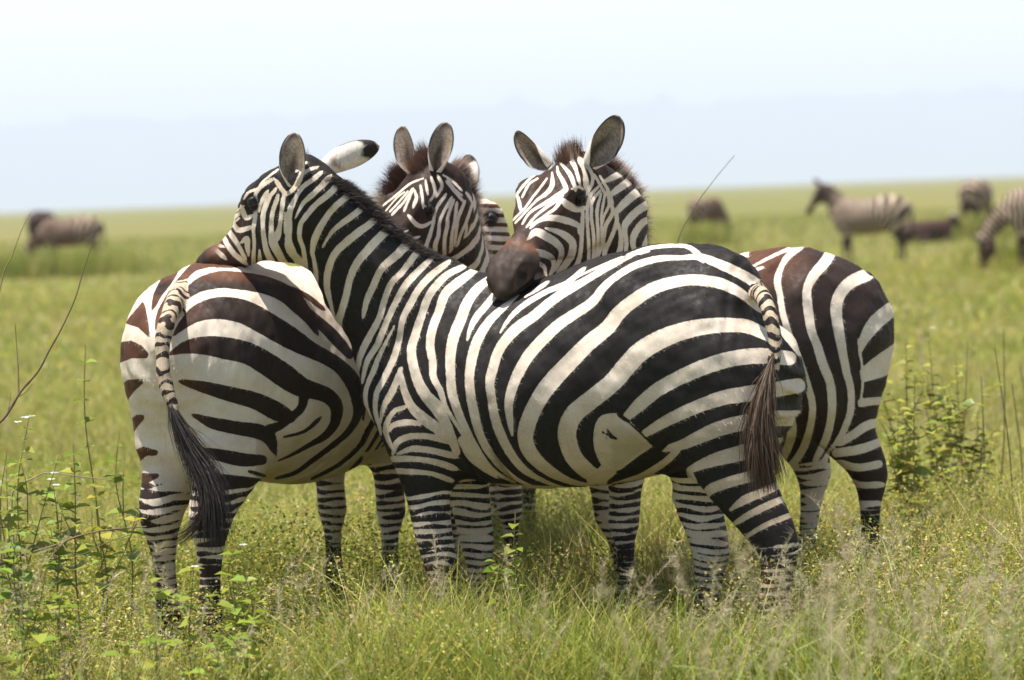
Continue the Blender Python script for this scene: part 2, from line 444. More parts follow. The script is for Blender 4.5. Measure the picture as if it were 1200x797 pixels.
# ------------------------------------------------------------------ ears
def ear_shell(base, d, f, ln, wd, fold=1.0):
    d = unit(d); f = unit(np.asarray(f, float) - (np.dot(f, d)) * d); s = np.cross(d, f)
    nt, nu = 40, 23
    t = np.linspace(0, 1, nt); u = np.linspace(-1, 1, nu)
    wprof = (0.50 + 0.50 * np.sin(np.clip(t / 0.55, 0, 1) * math.pi / 2)) * np.sqrt(np.clip(1 - np.clip((t - 0.55) / 0.45, 0, 1) ** 1.85, 0.0, 1)) * wd / 2
    al = np.radians(np.interp(t, [0, 0.2, 0.5, 1], [165, 125, 78 * fold, 55 * fold]))
    def surf(off):
        P = np.zeros((nt, nu, 3))
        for i in range(nt):
            w_ = max(wprof[i] - off * 0.4, 0.0015); a = al[i]
            R = w_ / max(math.sin(min(a, math.pi / 2)), 0.4)
            P[i] = (base + d * ln * (t[i] - (0.0 if off == 0 else 0.02 * t[i])) + np.outer(np.sin(u * a) * R, s)
                    + np.outer((1 - np.cos(u * a)) * R * 0.85 + off * (1 - np.abs(u) ** 6), f))
            P[i] += -f * 0.018 * t[i] ** 2 * (ln / 0.17)
        return P
    out, inn = surf(0.0), surf(0.007)
    V = np.concatenate([out.reshape(-1, 3), inn.reshape(-1, 3)]); n = nt * nu
    g = np.arange(n).reshape(nt, nu)
    q1 = np.stack([g[:-1, :-1], g[:-1, 1:], g[1:, 1:], g[1:, :-1]], -1).reshape(-1, 4)
    q2 = q1[:, ::-1] + n
    rim = np.concatenate([np.stack([g[:-1, 0], g[1:, 0], g[1:, 0] + n, g[:-1, 0] + n], -1),
                          np.stack([g[1:, -1], g[:-1, -1], g[:-1, -1] + n, g[1:, -1] + n], -1),
                          np.stack([g[-1, :-1], g[-1, 1:], g[-1, 1:] + n, g[-1, :-1] + n], -1)])
    T = np.repeat(t[:, None], nu, 1); Us = np.repeat(u[None], nt, 0); U = np.abs(Us)
    nzv = rng.random((nt, nu)); ss = lambda x, a, b: np.clip((x - a) / (b - a), 0, 1)[..., None]
    mx = lambda c, k, f: c * (1 - f) + np.array(k) * f
    wob = 0.05 * np.sin(Us * 5 + T * 3) + 0.05 * (nzv - .5)
    co = np.zeros((nt, nu, 3)) + np.array([0.66, 0.59, 0.51]) * (0.85 + 0.3 * nzv[..., None])
    co = mx(co, (0.20, 0.09, 0.05), ss(T + wob, .20, .27) * ss(-T - wob, -.36, -.28) * ss(-U, -.55, -.2) * .8)
    co = mx(co, (0.02, 0.014, 0.011), ss(T + wob, .70, .76)); co = mx(co, (0.03, 0.022, 0.018), ss(U, .86, .95) * ss(T, .3, .45))
    co = mx(co, (0.6, .54, .47), ss(T, .965, .985))
    ci = np.array([0.25, 0.195, 0.145]) * (0.55 + 0.75 * nzv[..., None])
    ci = mx(ci, (0.04, 0.028, 0.02), ss(-np.abs(Us + .12 * np.sin(T * 6)) , -.30, -.04) * ss(-T, -.85, -.45) * .9)
    ci = mx(ci, (0.48, 0.42, 0.35), ss(U, .55, .8) * ss(-T, -.6, -.25) * .7)
    ci = mx(ci, (0.05, 0.036, 0.03), ss(U + .03 * nzv, .84, .95)); ci = mx(ci, (0.07, 0.05, 0.04), ss(T + .04 * nzv, .88, .98))
    C = np.concatenate([co.reshape(-1, 3), ci.reshape(-1, 3)])
    return V, np.concatenate([q1, q2, rim]), np.hstack([C, np.ones((len(C), 1))])

# ------------------------------------------------------------------ the standing zebra
TORSO = [  # x, top z, bottom z, half width  (withers and croup about 1.3 m)
    (-.74, 1.13, .98, .05), (-.715, 1.19, .90, .13), (-.64, 1.255, .80, .205), (-.50, 1.30, .71, .26), (-.34, 1.305, .645, .285),
    (-.16, 1.275, .595, .30), (.02, 1.25, .565, .305), (.20, 1.25, .575, .29), (.34, 1.275, .62, .255), (.46, 1.285, .66, .22),
    (.57, 1.23, .72, .18), (.66, 1.13, .80, .115), (.70, 1.05, .87, .06)]
FRONT = [(.43, 1.02, .17, .075), (.44, .85, .145, .085), (.43, .70, .10, .075), (.42, .58, .072, .058), (.42, .47, .056, .047), (.428, .385, .055, .049),
         (.42, .31, .033, .031), (.42, .20, .030, .028), (.425, .12, .040, .036), (.445, .065, .033, .032), (.46, .01, .05, .044)]
HIND = [(-.50, 1.10, .18, .09), (-.49, .95, .215, .125), (-.485, .82, .195, .125), (-.495, .70, .150, .100), (-.525, .62, .110, .078), (-.575, .54, .082, .060), (-.605, .47, .070, .052),
        (-.60, .39, .046, .038), (-.592, .28, .034, .031), (-.585, .14, .042, .038), (-.565, .07, .034, .033), (-.55, .01, .052, .046)]
HEAD = [  # along the face from the poll: x, top, bottom, half width
    (-.05, .025, -.14, .066), (.02, .045, -.185, .084), (.09, .042, -.225, .100), (.15, .032, -.232, .106), (.21, .018, -.205, .097),
    (.27, .002, -.175, .080), (.33, -.010, -.158, .066), (.39, -.024, -.150, .059), (.45, -.038, -.153, .060), (.50, -.052, -.160, .061), (.54, -.072, -.160, .054), (.568, -.100, -.148, .034)]

class Zebra:
    def __init__(z, origin, yaw, scale=1.0):
        z.o = np.array(origin, float); z.yaw = yaw; z.s = scale
        c, s = math.cos(yaw), math.sin(yaw)
        z.R = np.array([[c, -s, 0], [s, c, 0], [0, 0, 1.0]])     # local -> world
        z.chains = []; z.legs = []
    def loc(z, P): return (np.asarray(P, float) - z.o) @ z.R
    def wor(z, P): return np.asarray(P, float) @ z.R.T + z.o
    def S(z, px, py, lat=0.0):
        d = z.R.T @ (CF + CR * (px - 600.0) / FPX + CU * (398.5 - py) / FPX); c = z.loc(CAM)
        return c + d * ((lat - c[1]) / d[1])
    def pt(z, px, py, d): return z.loc(at(px, py, d))
    def add(z, *a, **k):
        c = Chain(*a, **k); z.chains.append(c); return c
    def torso(z, rows=TORSO, px=None, k=0.06):
        Y = np.array([0, 1.0, 0])
        if px:
            R = []
            for tx, ty, bx, by, hw in px:
                a, b = z.S(tx, ty), z.S(bx, by)
                R.append(list((a + b) / 2) + [np.linalg.norm(a - b) / 2, hw])
        else:
            R = [(x * z.s, 0, (t + b) / 2 * z.s, (t - b) / 2 * z.s, w_ * z.s) for x, t, b, w_ in rows]
        z.t = z.add('torso', R, Y, k=k, n=2, cap=0.05)
        s = z.s
        for sd in (1, -1):      # shoulder blade, upper arm, point of the hip, front of the thigh
            z.add('muscle', np.array([[.44, sd * .13, 1.16, .07, .045], [.50, sd * .150, 1.00, .085, .055], [.56, sd * .135, .84, .085, .055]]) * s, Y, k=.05, n=3)
            z.add('muscle', np.array([[.55, sd * .140, .84, .07, .05], [.46, sd * .150, .74, .085, .055], [.39, sd * .150, .64, .065, .05]]) * s, Y, k=.04, n=3)
            z.add('muscle', np.array([[-.36, sd * .185, 1.19, .05, .04], [-.31, sd * .215, 1.13, .05, .04]]) * s, Y, k=.07, n=2)
            z.add('muscle', np.array([[-.36, sd * .20, 1.06, .06, .05], [-.33, sd * .215, .90, .075, .055], [-.33, sd * .195, .76, .07, .055]]) * s, Y, k=.06, n=3)
    def leg(z, rows, y, sw=0.0, px=None, k=0.09, zl=0.56):
        """sw: swing of the foot forward (m); px: rows of (px, py, a, b) on the plane at lateral y"""
        s = z.s
        if px:
            R = []
            for r in px:
                p = z.S(r[0], r[1], y); R.append([p[0], p[1], p[2], r[2], r[3]])
            p = R[-1]
        else:
            R = [(x * s + sw * max(0.0, 1 - zz / 0.95) ** 1.2, (y * (0.75 + 0.25 * min(1, (1.05 - zz) / 0.5)) if zz > .55 else y) * s, zz * s, a * s, b * s) for x, zz, a, b in rows]
        c = z.add('leg', R, np.array([0, 1.0, 0]), k=k, n=2); z.legs.append((c, np.sign(y), zl))
    def head(z, poll, nose, up=(0, 0, 1), hs=1.0, lean=0.0):
        """poll / nose local points; builds the frame of the head"""
        n = unit(nose - poll); l_ = unit(np.cross(np.array(up, float), n)); w_ = np.cross(n, l_)
        if lean:
            l_, w_ = l_ * math.cos(lean) + w_ * math.sin(lean), w_ * math.cos(lean) - l_ * math.sin(lean)
        z.hp, z.hn, z.hl, z.hw, z.hs = poll, n, l_, w_, hs
        H = lambda x, y, q: poll + (n * x + l_ * y + w_ * q) * hs
        z.H = H
        R = [list(H(x, 0, (t + b) / 2)) + [(t - b) / 2 * hs, hw * hs] for x, t, b, hw in HEAD]
        z.hc = z.add('head', R, l_, k=0.04, n=3, cap=0.03 * hs)
        for sd in (-1, 1):
            for rows in (
                [(.08, .056, -.012, .03, .022), (.14, .090, .004, .034, .026), (.20, .080, -.010, .028, .022), (.30, .050, -.045, .018, .016)],     # brow and orbit
                [(.03, .045, -.12, .075, .042), (.10, .052, -.135, .088, .045), (.17, .050, -.13, .07, .04)],         # cheek disc
                [(.44, .042, -.080, .030, .026), (.50, .048, -.084, .036, .028), (.535, .042, -.10, .028, .022)]):      # nostril wing
                z.add('headx', [list(H(x, sd * y, q)) + [a * hs, b * hs] for x, y, q, a, b in rows], l_, k=0.03, n=2)
            z.add('cut', [list(H(.515, sd * .072, -.078)) + [.012 * hs, .016 * hs], list(H(.545, sd * .062, -.098)) + [.016 * hs, .016 * hs]], l_, k=0.012, n=1, sub=True)
            z.add('cut', [list(H(.43, sd * .070, -.128)) + [.004 * hs, .012 * hs], list(H(.55, sd * .056, -.136)) + [.006 * hs, .014 * hs]], l_, k=0.012, n=2, sub=True)
            z.add('cut', [list(H(.130, sd * .123, -.025)) + [.017 * hs, .014 * hs], list(H(.18, sd * .112, -.033)) + [.010 * hs, .010 * hs]], l_, k=0.014, n=1, sub=True)
        z.add('headx', [list(H(.46, 0, -.15)) + [.025 * hs, .042 * hs], list(H(.515, 0, -.148)) + [.026 * hs, .038 * hs]], l_, k=0.025, n=2)
        z.eyes = [H(.150, sd * .096, -.027) for sd in (1, -1)]
    def neck(z, rows, k=0.07):
        """rows: local x,y,z,a,b ; the sideways axis turns from the body's to the head's"""
        n = len(rows); Y = np.array([0, 1.0, 0]); la = []
        for i in range(n):
            f = i / (n - 1); la.append(unit(Y * (1 - f) + z.hl * f))
        z.nc = z.add('neck', rows, np.array(la), k=k, n=3)
    def tail(z, rows):
        z.tc = z.add('tail', rows, np.array([0, 1.0, 0]), k=0.018, n=3)

    def finish(z, name, label, group, vox, strokes=None, base='black', mirror_px=None, brown=None, cat='zebra',
               ears=(), fine='head', dark=0.0, legbias=0.0, tailbias=0.0, post=None, eye=True, furn=0):
        V, Q = grow(z.chains, vox)
        V, Q = refine(V, Q, np.ones(len(Q), bool) if fine == 'all' else np.linalg.norm(V[Q].mean(1) - (z.hp + z.hn * .25), axis=1) < .46 if fine == 'head' else np.zeros(len(Q), bool))
        N = normals(V, Q)
        rr = np.random.default_rng(17); dsp = np.zeros(len(V))        # skin is never quite smooth
        for wl, am in ((.16, .0032), (.07, .0014), (.035, .0006)):
            for k in range(6): dsp += am * .55 * np.sin(V @ (unit(rr.normal(size=3)) * 6.283 / wl * rr.uniform(.7, 1.4)) + rr.uniform(0, 6.283))
        V = V + N * (dsp * np.clip(V[:, 2] / z.s - .35, .15, 1))[:, None]; N = normals(V, Q)
        z.V, z.Q, z.N = V, Q, N
        names = ['torso', 'neck', 'head', 'tail', 'leg']
        val = np.full((5, len(V)), 9.0); arc = np.zeros((5, len(V))); lax = np.zeros((5, len(V), 3)); cen = np.zeros((5, len(V), 3)); side = np.zeros(len(V)); zlg = np.zeros(len(V)); legid = np.zeros(len(V), int)
        for ci, c in enumerate(z.chains):
            if c.name not in names and c.name != 'muscle': continue
            i = 0 if c.name == 'muscle' else names.index(c.name); v, a, cc, ll = c.query(V)
            m = v < val[i]; val[i][m] = v[m]; arc[i][m] = a[m]; lax[i][m] = ll[m]; cen[i][m] = cc[m]
            if c.name == 'leg': legid[m] = ci; q = [q for q in z.legs if q[0] is c][0]; side[m] = q[1]; zlg[m] = q[2]
        lowleg = (val[4] < val[0] + 0.02) & (V[:, 2] < zlg * z.s)
        v0 = np.minimum(val[0], val[4]); lab = np.where(lowleg, 4, np.argmin(np.vstack([v0, val[1], val[2], val[3] + .004]), 0))
        lab[(lab == 4) & ~lowleg] = 0
        z.lab = lab
        W = z.wor(V); Nw = N @ z.R.T
        view = unit(CAM - W); facing = (Nw * view).sum(1) > -0.08
        # the point whose pattern this vertex takes: itself if it looks at the near side, else its mirror twin across the body's mid plane
        pick = np.where(np.isin(lab, [1, 2]), lab, 0)
        c_ = cen[pick, np.arange(len(V))]; l_ = lax[pick, np.arange(len(V))]
        c_[pick == 0, 1] = 0; l_[pick == 0] = (0, 1, 0)
        off = ((V - c_) * l_).sum(1)
        tw = np.where(facing[:, None], W, z.wor(V - 2 * off[:, None] * l_))
        p2, dep = to_px(tw)
        cm = dep / FPX * 100.0
        if strokes:
            coat = np.full(len(V), -3.0 if base == 'black' else 3.0)
            for kind, ss in strokes:
                s_ = stroke_sd(p2, ss) * cm
                coat = np.maximum(coat, -s_) if kind == 'W' else np.minimum(coat, s_)
            if base == 'white': coat[lab == 2] = -3
        else: coat = z.generic(V, lab, arc, val)
        if strokes and z.__dict__.get('genbody'): 
            g = z.generic(V, lab, arc, val); m = z.genbody(V, lab, p2); coat[m] = g[m]
        # lower legs: rings that tighten downwards, fading on the inner side
        zz = V[:, 2] / z.s
        P = 0.015 + 0.032 * np.clip(zz, 0, 1)
        ph = 2 * math.pi * np.log(P) / 0.032
        def wob(q, sd):
            r = np.random.default_rng(sd); f = np.zeros(len(q))
            for k in range(8):
                a = r.normal(0, 1, 3) * (22, 22, 30); f += np.sin(q @ a + r.uniform(0, 6.28) + legid * r.uniform(0, 9)) / 2.4
            return f
        wv = 1.25 * wob(V, 5) * np.clip(1.3 - zz, .6, 1)
        inner = np.clip(-(N[:, 1] * side) * 1.3, 0, 1)
        bias = -0.38 + legbias + 0.95 * inner * np.clip(zz / .35, .35, 1) - 0.55 * np.clip((0.36 - zz) / 0.3, 0, 1) + .45 * wob(V * 1.7, 6)
        lc = (np.sin(ph + wv) + bias) * P * 100 / (2 * math.pi) * 1.15
        lc = np.where(zz < 0.075, -3, lc)
        coat[lab == 4] = lc[lab == 4]
        # belly underside is white where nothing was traced
        # tail rings
        tt = lab == 3
        dirt_tail = tt
        coat[tt] = (np.sin(arc[3][tt] * 2 * math.pi / 0.038 + 1.3 * np.sin(V[tt] @ np.array([70., 55, 24])) + .8 * np.sin(V[tt] @ np.array([-40., 130, 60]))) + tailbias) * 1.0
        tint = np.zeros((len(V), 4)); dirt_shade = np.zeros(len(V))
        dirt_shade += np.clip((0.62 - zz) / 0.3, 0, 1) * 0.35 + 1.0 * dirt_tail
        tint[(zz < 0.06) & (lab == 4)] = (0.035, 0.03, 0.027, 1)
        if hasattr(z, 'hc'):
            rel = V - z.hp; hx, hy, hz = (rel @ z.hn) / z.hs, (rel @ z.hl) / z.hs, (rel @ z.hw) / z.hs
            H_ = lab == 2
            mz = np.clip((hx + 0.35 * np.clip(hz + .05, -.1, .05) + 0.012 * np.sin(hy * 90 + hz * 60) - 0.392) / 0.035, 0, 1) * H_
            red = np.clip(1 - np.abs(hx - 0.415) / 0.05, 0, 1) * np.clip((hz + 0.125) / 0.05, 0, 1)
            c = np.array([0.034, 0.021, 0.015])[None] * (1 - red[:, None]) + np.array([0.13, 0.058, 0.032])[None] * red[:, None]
            tint[:, :3] = np.where(mz[:, None] > 0, c, tint[:, :3]); tint[:, 3] = np.maximum(tint[:, 3], mz)
            mouth = H_ & (np.abs(hz + 0.131) < 0.006) & (hx > .43)
            tint[mouth] = (0.008, 0.006, 0.005, 1)
            nos = H_ & (np.linalg.norm(np.stack([hx - .532, np.abs(hy) - .069, (hz + .088)], 1), axis=1) < 0.022)
            tint[nos] = (0.006, 0.004, 0.004, 1)
            for e in z.eyes:
                de = np.linalg.norm(V - e, axis=1) / z.hs
                m = np.clip((0.036 - de) / 0.010, 0, 1) * H_
                tint[:, :3] = np.where(m[:, None] > 0, np.array([0.016, 0.011, 0.009]), tint[:, :3]); tint[:, 3] = np.maximum(tint[:, 3], m)
        bro = np.zeros(len(V)) if brown is None else brown(V, p2, lab)
        if dark: bro = np.maximum(bro, dark)
        bro[lab == 3] *= .2
        if post: post(z, V, N, p2, lab, coat, tint, bro, dirt_shade)
        rest = V.copy()
        Vall, F4 = [V], [Q]
        at_ = dict(coat=coat, brown=bro, dirt_shade=dirt_shade)
        n0 = len(V); extraC = []
        for e in ears:
            ev, ef, ec = ear_shell(*e)
            Vall.append(ev); F4.append(ef + n0); n0 += len(ev); extraC.append(ec)
        Vf = np.concatenate(Vall); ne = len(Vf) - len(V)
        tint = np.vstack([tint] + extraC) if extraC else tint
        pad = lambda a: np.concatenate([a, np.zeros(ne)])
        o = mesh_obj(name, Vf, np.concatenate(F4), MAT_COAT, None, True,
                     dict(coat=('FLOAT', pad(coat)), brown=('FLOAT', pad(bro)), dirt_shade=('FLOAT', pad(dirt_shade)), tint=('FLOAT_COLOR', tint), rest=('FLOAT_VECTOR', Vf)))
        o.location = z.o; o.rotation_euler = (0, 0, z.yaw)
        tag(o, label, cat, group); z.ob = o; z.coat = coat
        if furn: z.fur(furn, bro, dirt_shade, tint[:len(V)])
        if eye and hasattr(z, 'eyes'):
            for e in z.eyes: z.eyeball(e)
        return o
    def fur(z, n, bro, dirt_shade, tint, seed=9):
        """short coat hair lying along the body, one ribbon per hair"""
        r = np.random.default_rng(seed); V, Q, N = z.V, z.Q, z.N
        ar = np.linalg.norm(np.cross(V[Q[:, 2]] - V[Q[:, 0]], V[Q[:, 3]] - V[Q[:, 1]]), axis=1)
        q = Q[np.searchsorted(np.cumsum(ar) / ar.sum(), r.random(n)).clip(0, len(Q) - 1)]
        wts = r.dirichlet((1, 1, 1, 1), n)[..., None]
        P = (V[q] * wts).sum(1); Nn = unit((N[q] * wts).sum(1)); i = q[:, 0]
        co = (z.coat[q] * wts[..., 0]).sum(1); b = bro[i][:, None]; d = dirt_shade[i][:, None]; tn = tint[i]; lab = z.lab[i]
        fl = np.tile(np.array([-.8, 0, -.55]), (n, 1))
        fl[lab == 4] = (0, 0, -1); fl[lab == 3] = (-.2, 0, -1)
        fl[lab == 2] = z.hn * 1.0 - z.hw * .2 if hasattr(z, 'hn') else (1, 0, 0)
        if hasattr(z, 'nc'): fl[lab == 1] = unit(z.nc.P[0] - z.nc.P[-1]) - np.array([0, 0, .5])
        fl = unit(fl - (fl * Nn).sum(1)[:, None] * Nn + r.normal(0, .22, (n, 3)))
        tip = fl + Nn * r.uniform(.10, .32, n)[:, None]
        wh = np.clip(co / .22 + .5 + r.normal(0, .25, n), 0, 1)[:, None]
        blk = np.array([.016, .012, .010]) * (1 - b) + np.array([.15, .058, .026]) * b
        wt = np.array([.82, .71, .59]) * (1 - .4 * d) + np.array([.50, .39, .28]) * .4 * d
        c = blk * (1 - wh) + wt * wh; c = c * (1 - tn[:, 3:]) + tn[:, :3] * tn[:, 3:]; c = c * r.uniform(.7, 1.2, (n, 1))
        ln = r.uniform(.007, .016, n) * np.where(lab == 2, .6, 1.0)
        Vr, F, C = ribbons(P - Nn * .0008, tip, ln, r.uniform(.0007, .0013, n), c, c * 1.15, -Nn * (ln * .15)[:, None], 1, Nn + r.normal(0, .12, (n, 3)))
        mesh_obj('fur', Vr, F, MAT_FUR, z.ob, False, dict(tint=('FLOAT_COLOR', C)))
    def eyeball(z, e):
        r = 0.0225 * z.hs; nu, nv = 18, 12
        th = np.linspace(0, math.pi, nv); ph = np.linspace(0, 2 * math.pi, nu, endpoint=False)
        V = np.array([[math.sin(a) * math.cos(b), math.sin(a) * math.sin(b), math.cos(a)] for a in th for b in ph]) * r + e
        g = np.arange(nu * nv).reshape(nv, nu); h = np.roll(g, -1, 1)
        F = np.stack([g[:-1], g[1:], h[1:], h[:-1]], -1).reshape(-1, 4)
        mesh_obj('eye', V, F, MAT_EYE, z.ob)
        out = z.hl * np.sign((e - z.hp) @ z.hl)
        for up, ang in ((unit(z.hw + .25 * out), 64), (unit(-z.hw + .30 * out), 50)):       # upper and lower lid
            s1 = unit(np.cross(up, z.hn)); s2 = np.cross(up, s1)
            a = np.radians(np.linspace(0, ang, 9)); rr = r * np.array([1.10] * 8 + [1.02])
            P = (np.cos(a)[:, None, None] * up + np.sin(a)[:, None, None] * (np.cos(ph)[None, :, None] * s1 + np.sin(ph)[None, :, None] * s2)) * rr[:, None, None] + e
            g2 = np.arange(9 * nu).reshape(9, nu); h2 = np.roll(g2, -1, 1)
            F2 = np.stack([g2[:-1], g2[1:], h2[1:], h2[:-1]], -1).reshape(-1, 4)
            mesh_obj('eyelid', P.reshape(-1, 3), F2, MAT_HAIR, z.ob, True, dict(tint=('FLOAT_COLOR', np.tile([.022, .015, .012, 1], (9 * nu, 1)))))
    def generic(z, V, lab, arc, val):
        s = z.s; x, zz = V[:, 0] / s, V[:, 2] / s
        th = np.clip(np.arctan2(-(x + .12), np.maximum(zz - .52, 1e-3)), 0, 2.2)
        u = np.where(x > -.12, x, -.12 - th * .42 * (0.75 + .25 * np.clip((zz - .5) / .7, 0, 1)))
        u = u + 0.012 * np.sin(zz * 9 + x * 5) + 0.01 * np.sin(zz * 23)
        per = np.where(x > -.12, .082, .105)
        ph = np.where(x > -.12, (u + .12) / .082, (u + .12) / .105) * 2 * math.pi
        c = (np.sin(ph) + 0.1) * per * 100 / (2 * math.pi)
        c = np.where(lab == 1, (np.sin(arc[1] / s * 2 * math.pi / .07 + 1) + .05) * 1.2, c)
        if hasattr(z, 'hc'):
            rel = V - z.hp; hx, hz = (rel @ z.hn) / z.hs, (rel @ z.hw) / z.hs
            c = np.where(lab == 2, np.sin((hx * .6 - hz * .9) * 2 * math.pi / .036) * .55 + .1, c)
        return np.where((zz < .62) & (lab == 0) & (x > -.4), np.maximum(c, 1.0 + (0.6 - zz) * 20), c)
    def mane(z, n, h0, h1, colroot, coltip, spread=0.016, back=0.15, t0=0.0, t1=1.0, seed=1, striped=True, forelock=0, name='mane'):
        c = z.nc; r = np.random.default_rng(seed)
        # the crest: the dorsal edge of the neck chain from withers (start) to poll (end)
        i = r.uniform(t0, t1, n) * c.len[-1]
        P = np.stack([np.interp(i, c.len, c.P[:, j]) for j in range(3)], 1); a = np.interp(i, c.len, c.a)
        Lx = unit(np.stack([np.interp(i, c.len, c.L[:, j]) for j in range(3)], 1))
        tg = unit(np.gradient(c.P, axis=0)); T = unit(np.stack([np.interp(i, c.len, tg[:, j]) for j in range(3)], 1))
        U = unit(np.cross(T, Lx)); U = U * np.sign((U @ z.updir))[:, None] if hasattr(z, 'updir') else U * np.sign(U[:, 2])[:, None]
        lat = r.normal(0, spread, n)
        ray = P + U * (a * 0.93)[:, None] + Lx * lat[:, None]
        if forelock:
            m = forelock; hx = r.uniform(-.05, .05, m)
            fr = np.array([z.H(x, y, .03) for x, y in zip(hx, r.normal(0, .016, m))])
            fu = unit(np.repeat((z.hw - 0.55 * z.hn)[None], m, 0))
            ray = np.vstack([ray, fr]); U = np.vstack([U, fu]); T = np.vstack([T, np.repeat(-z.hn[None], m, 0)]); Lx = np.vstack([Lx, np.repeat(z.hl[None], m, 0)]); lat = np.concatenate([lat, np.zeros(m)])
        N_ = len(ray); ln = r.uniform(h0, h1, N_) * (1 + 0.25 * np.sin(np.arange(N_) * 0.013))
        tip = U + T * r.normal(back * -1, .12, N_)[:, None] + Lx * (lat * 5 + r.normal(0, .10, N_))[:, None]
        cr, ct = np.repeat(np.array(colroot)[None], N_, 0), np.repeat(np.array(coltip)[None], N_, 0)
        if striped:
            from mathutils.kdtree import KDTree
            kd = KDTree(len(z.V[::6]))
            for q, v in enumerate(z.V[::6]): kd.insert(v, q)
            kd.balance(); sub = z.coat[::6]
            white = np.array([sub[kd.find(p)[1]] > 0.1 for p in ray])
            cr[white] = (0.55, .47, .38); ct[white] = np.array(coltip) * 0.35 + np.array((.42, .34, .26)) * .65
        k = r.uniform(.7, 1.35, N_)[:, None]
        V, F, C = ribbons(ray, tip, ln, r.uniform(.0008, .0018, N_), cr * k, ct * k, T * (r.normal(-.006, .008, N_))[:, None], 3)
        mesh_obj(name, V, F, MAT_HAIR, z.ob, False, dict(tint=('FLOAT_COLOR', C)))
    def tuft(z, pts, n, spread0, spread1, colroot, coltip, seed=3, ln=(.6, 1.0), wd=(.0018, .004), flick=0):
        """hair falling along the local points pts"""
        r = np.random.default_rng(seed); c = spline(np.array(pts), 6); m = len(c)
        d = np.concatenate([[0], np.cumsum(np.linalg.norm(np.diff(c, axis=0), axis=1))])
        segs = 7; Vs, Fs, Cs = [], [], []
        s0 = r.uniform(0, .55, n) * d[-1]; s1 = np.minimum(s0 + r.uniform(*ln, n) * d[-1], d[-1] * r.uniform(.85, 1.04, n))
        o0 = r.normal(0, 1, (n, 3)); o1 = o0 * .6 + r.normal(0, .7, (n, 3))
        side = unit(r.normal(size=(n, 3)))
        P = []
        for k in range(segs + 1):
            f = k / segs; s = s0 + (s1 - s0) * f
            p = np.stack([np.interp(s, d, c[:, j]) for j in range(3)], 1)
            q = s / d[-1]
            sp = spread0 + (spread1 - spread0) * np.sin(np.clip(q, 0, 1) * math.pi * .62)
            p = p + (o0 * (1 - f) * .55 + o1 * f) * (sp * np.clip(f * 1.6 + .15, 0, 1))[:, None]
            P.append(p)
        P = np.stack(P, 1); wv = r.uniform(*wd, n)[:, None] * (1 - .85 * np.linspace(0, 1, segs + 1) ** 2)[None]
        V = np.stack([P - side[:, None] * wv[..., None] / 2, P + side[:, None] * wv[..., None] / 2], 2).reshape(-1, 3)
        base = (np.arange(n) * (segs + 1) * 2)[:, None] + (np.arange(segs) * 2)[None]
        F = np.stack([base, base + 1, base + 3, base + 2], -1).reshape(-1, 4)
        t = np.linspace(0, 1, segs + 1); k = r.uniform(.55, 1.6, (n, 1, 1))
        C = (np.array(colroot)[None, None] * (1 - t)[None, :, None] + np.array(coltip)[None, None] * t[None, :, None]) * k
        C = np.repeat(C[:, :, None], 2, 2).reshape(-1, 3)
        mesh_obj('tail_tuft', V, F, MAT_HAIR, z.ob, False, dict(tint=('FLOAT_COLOR', np.hstack([C, np.ones((len(C), 1))]))))
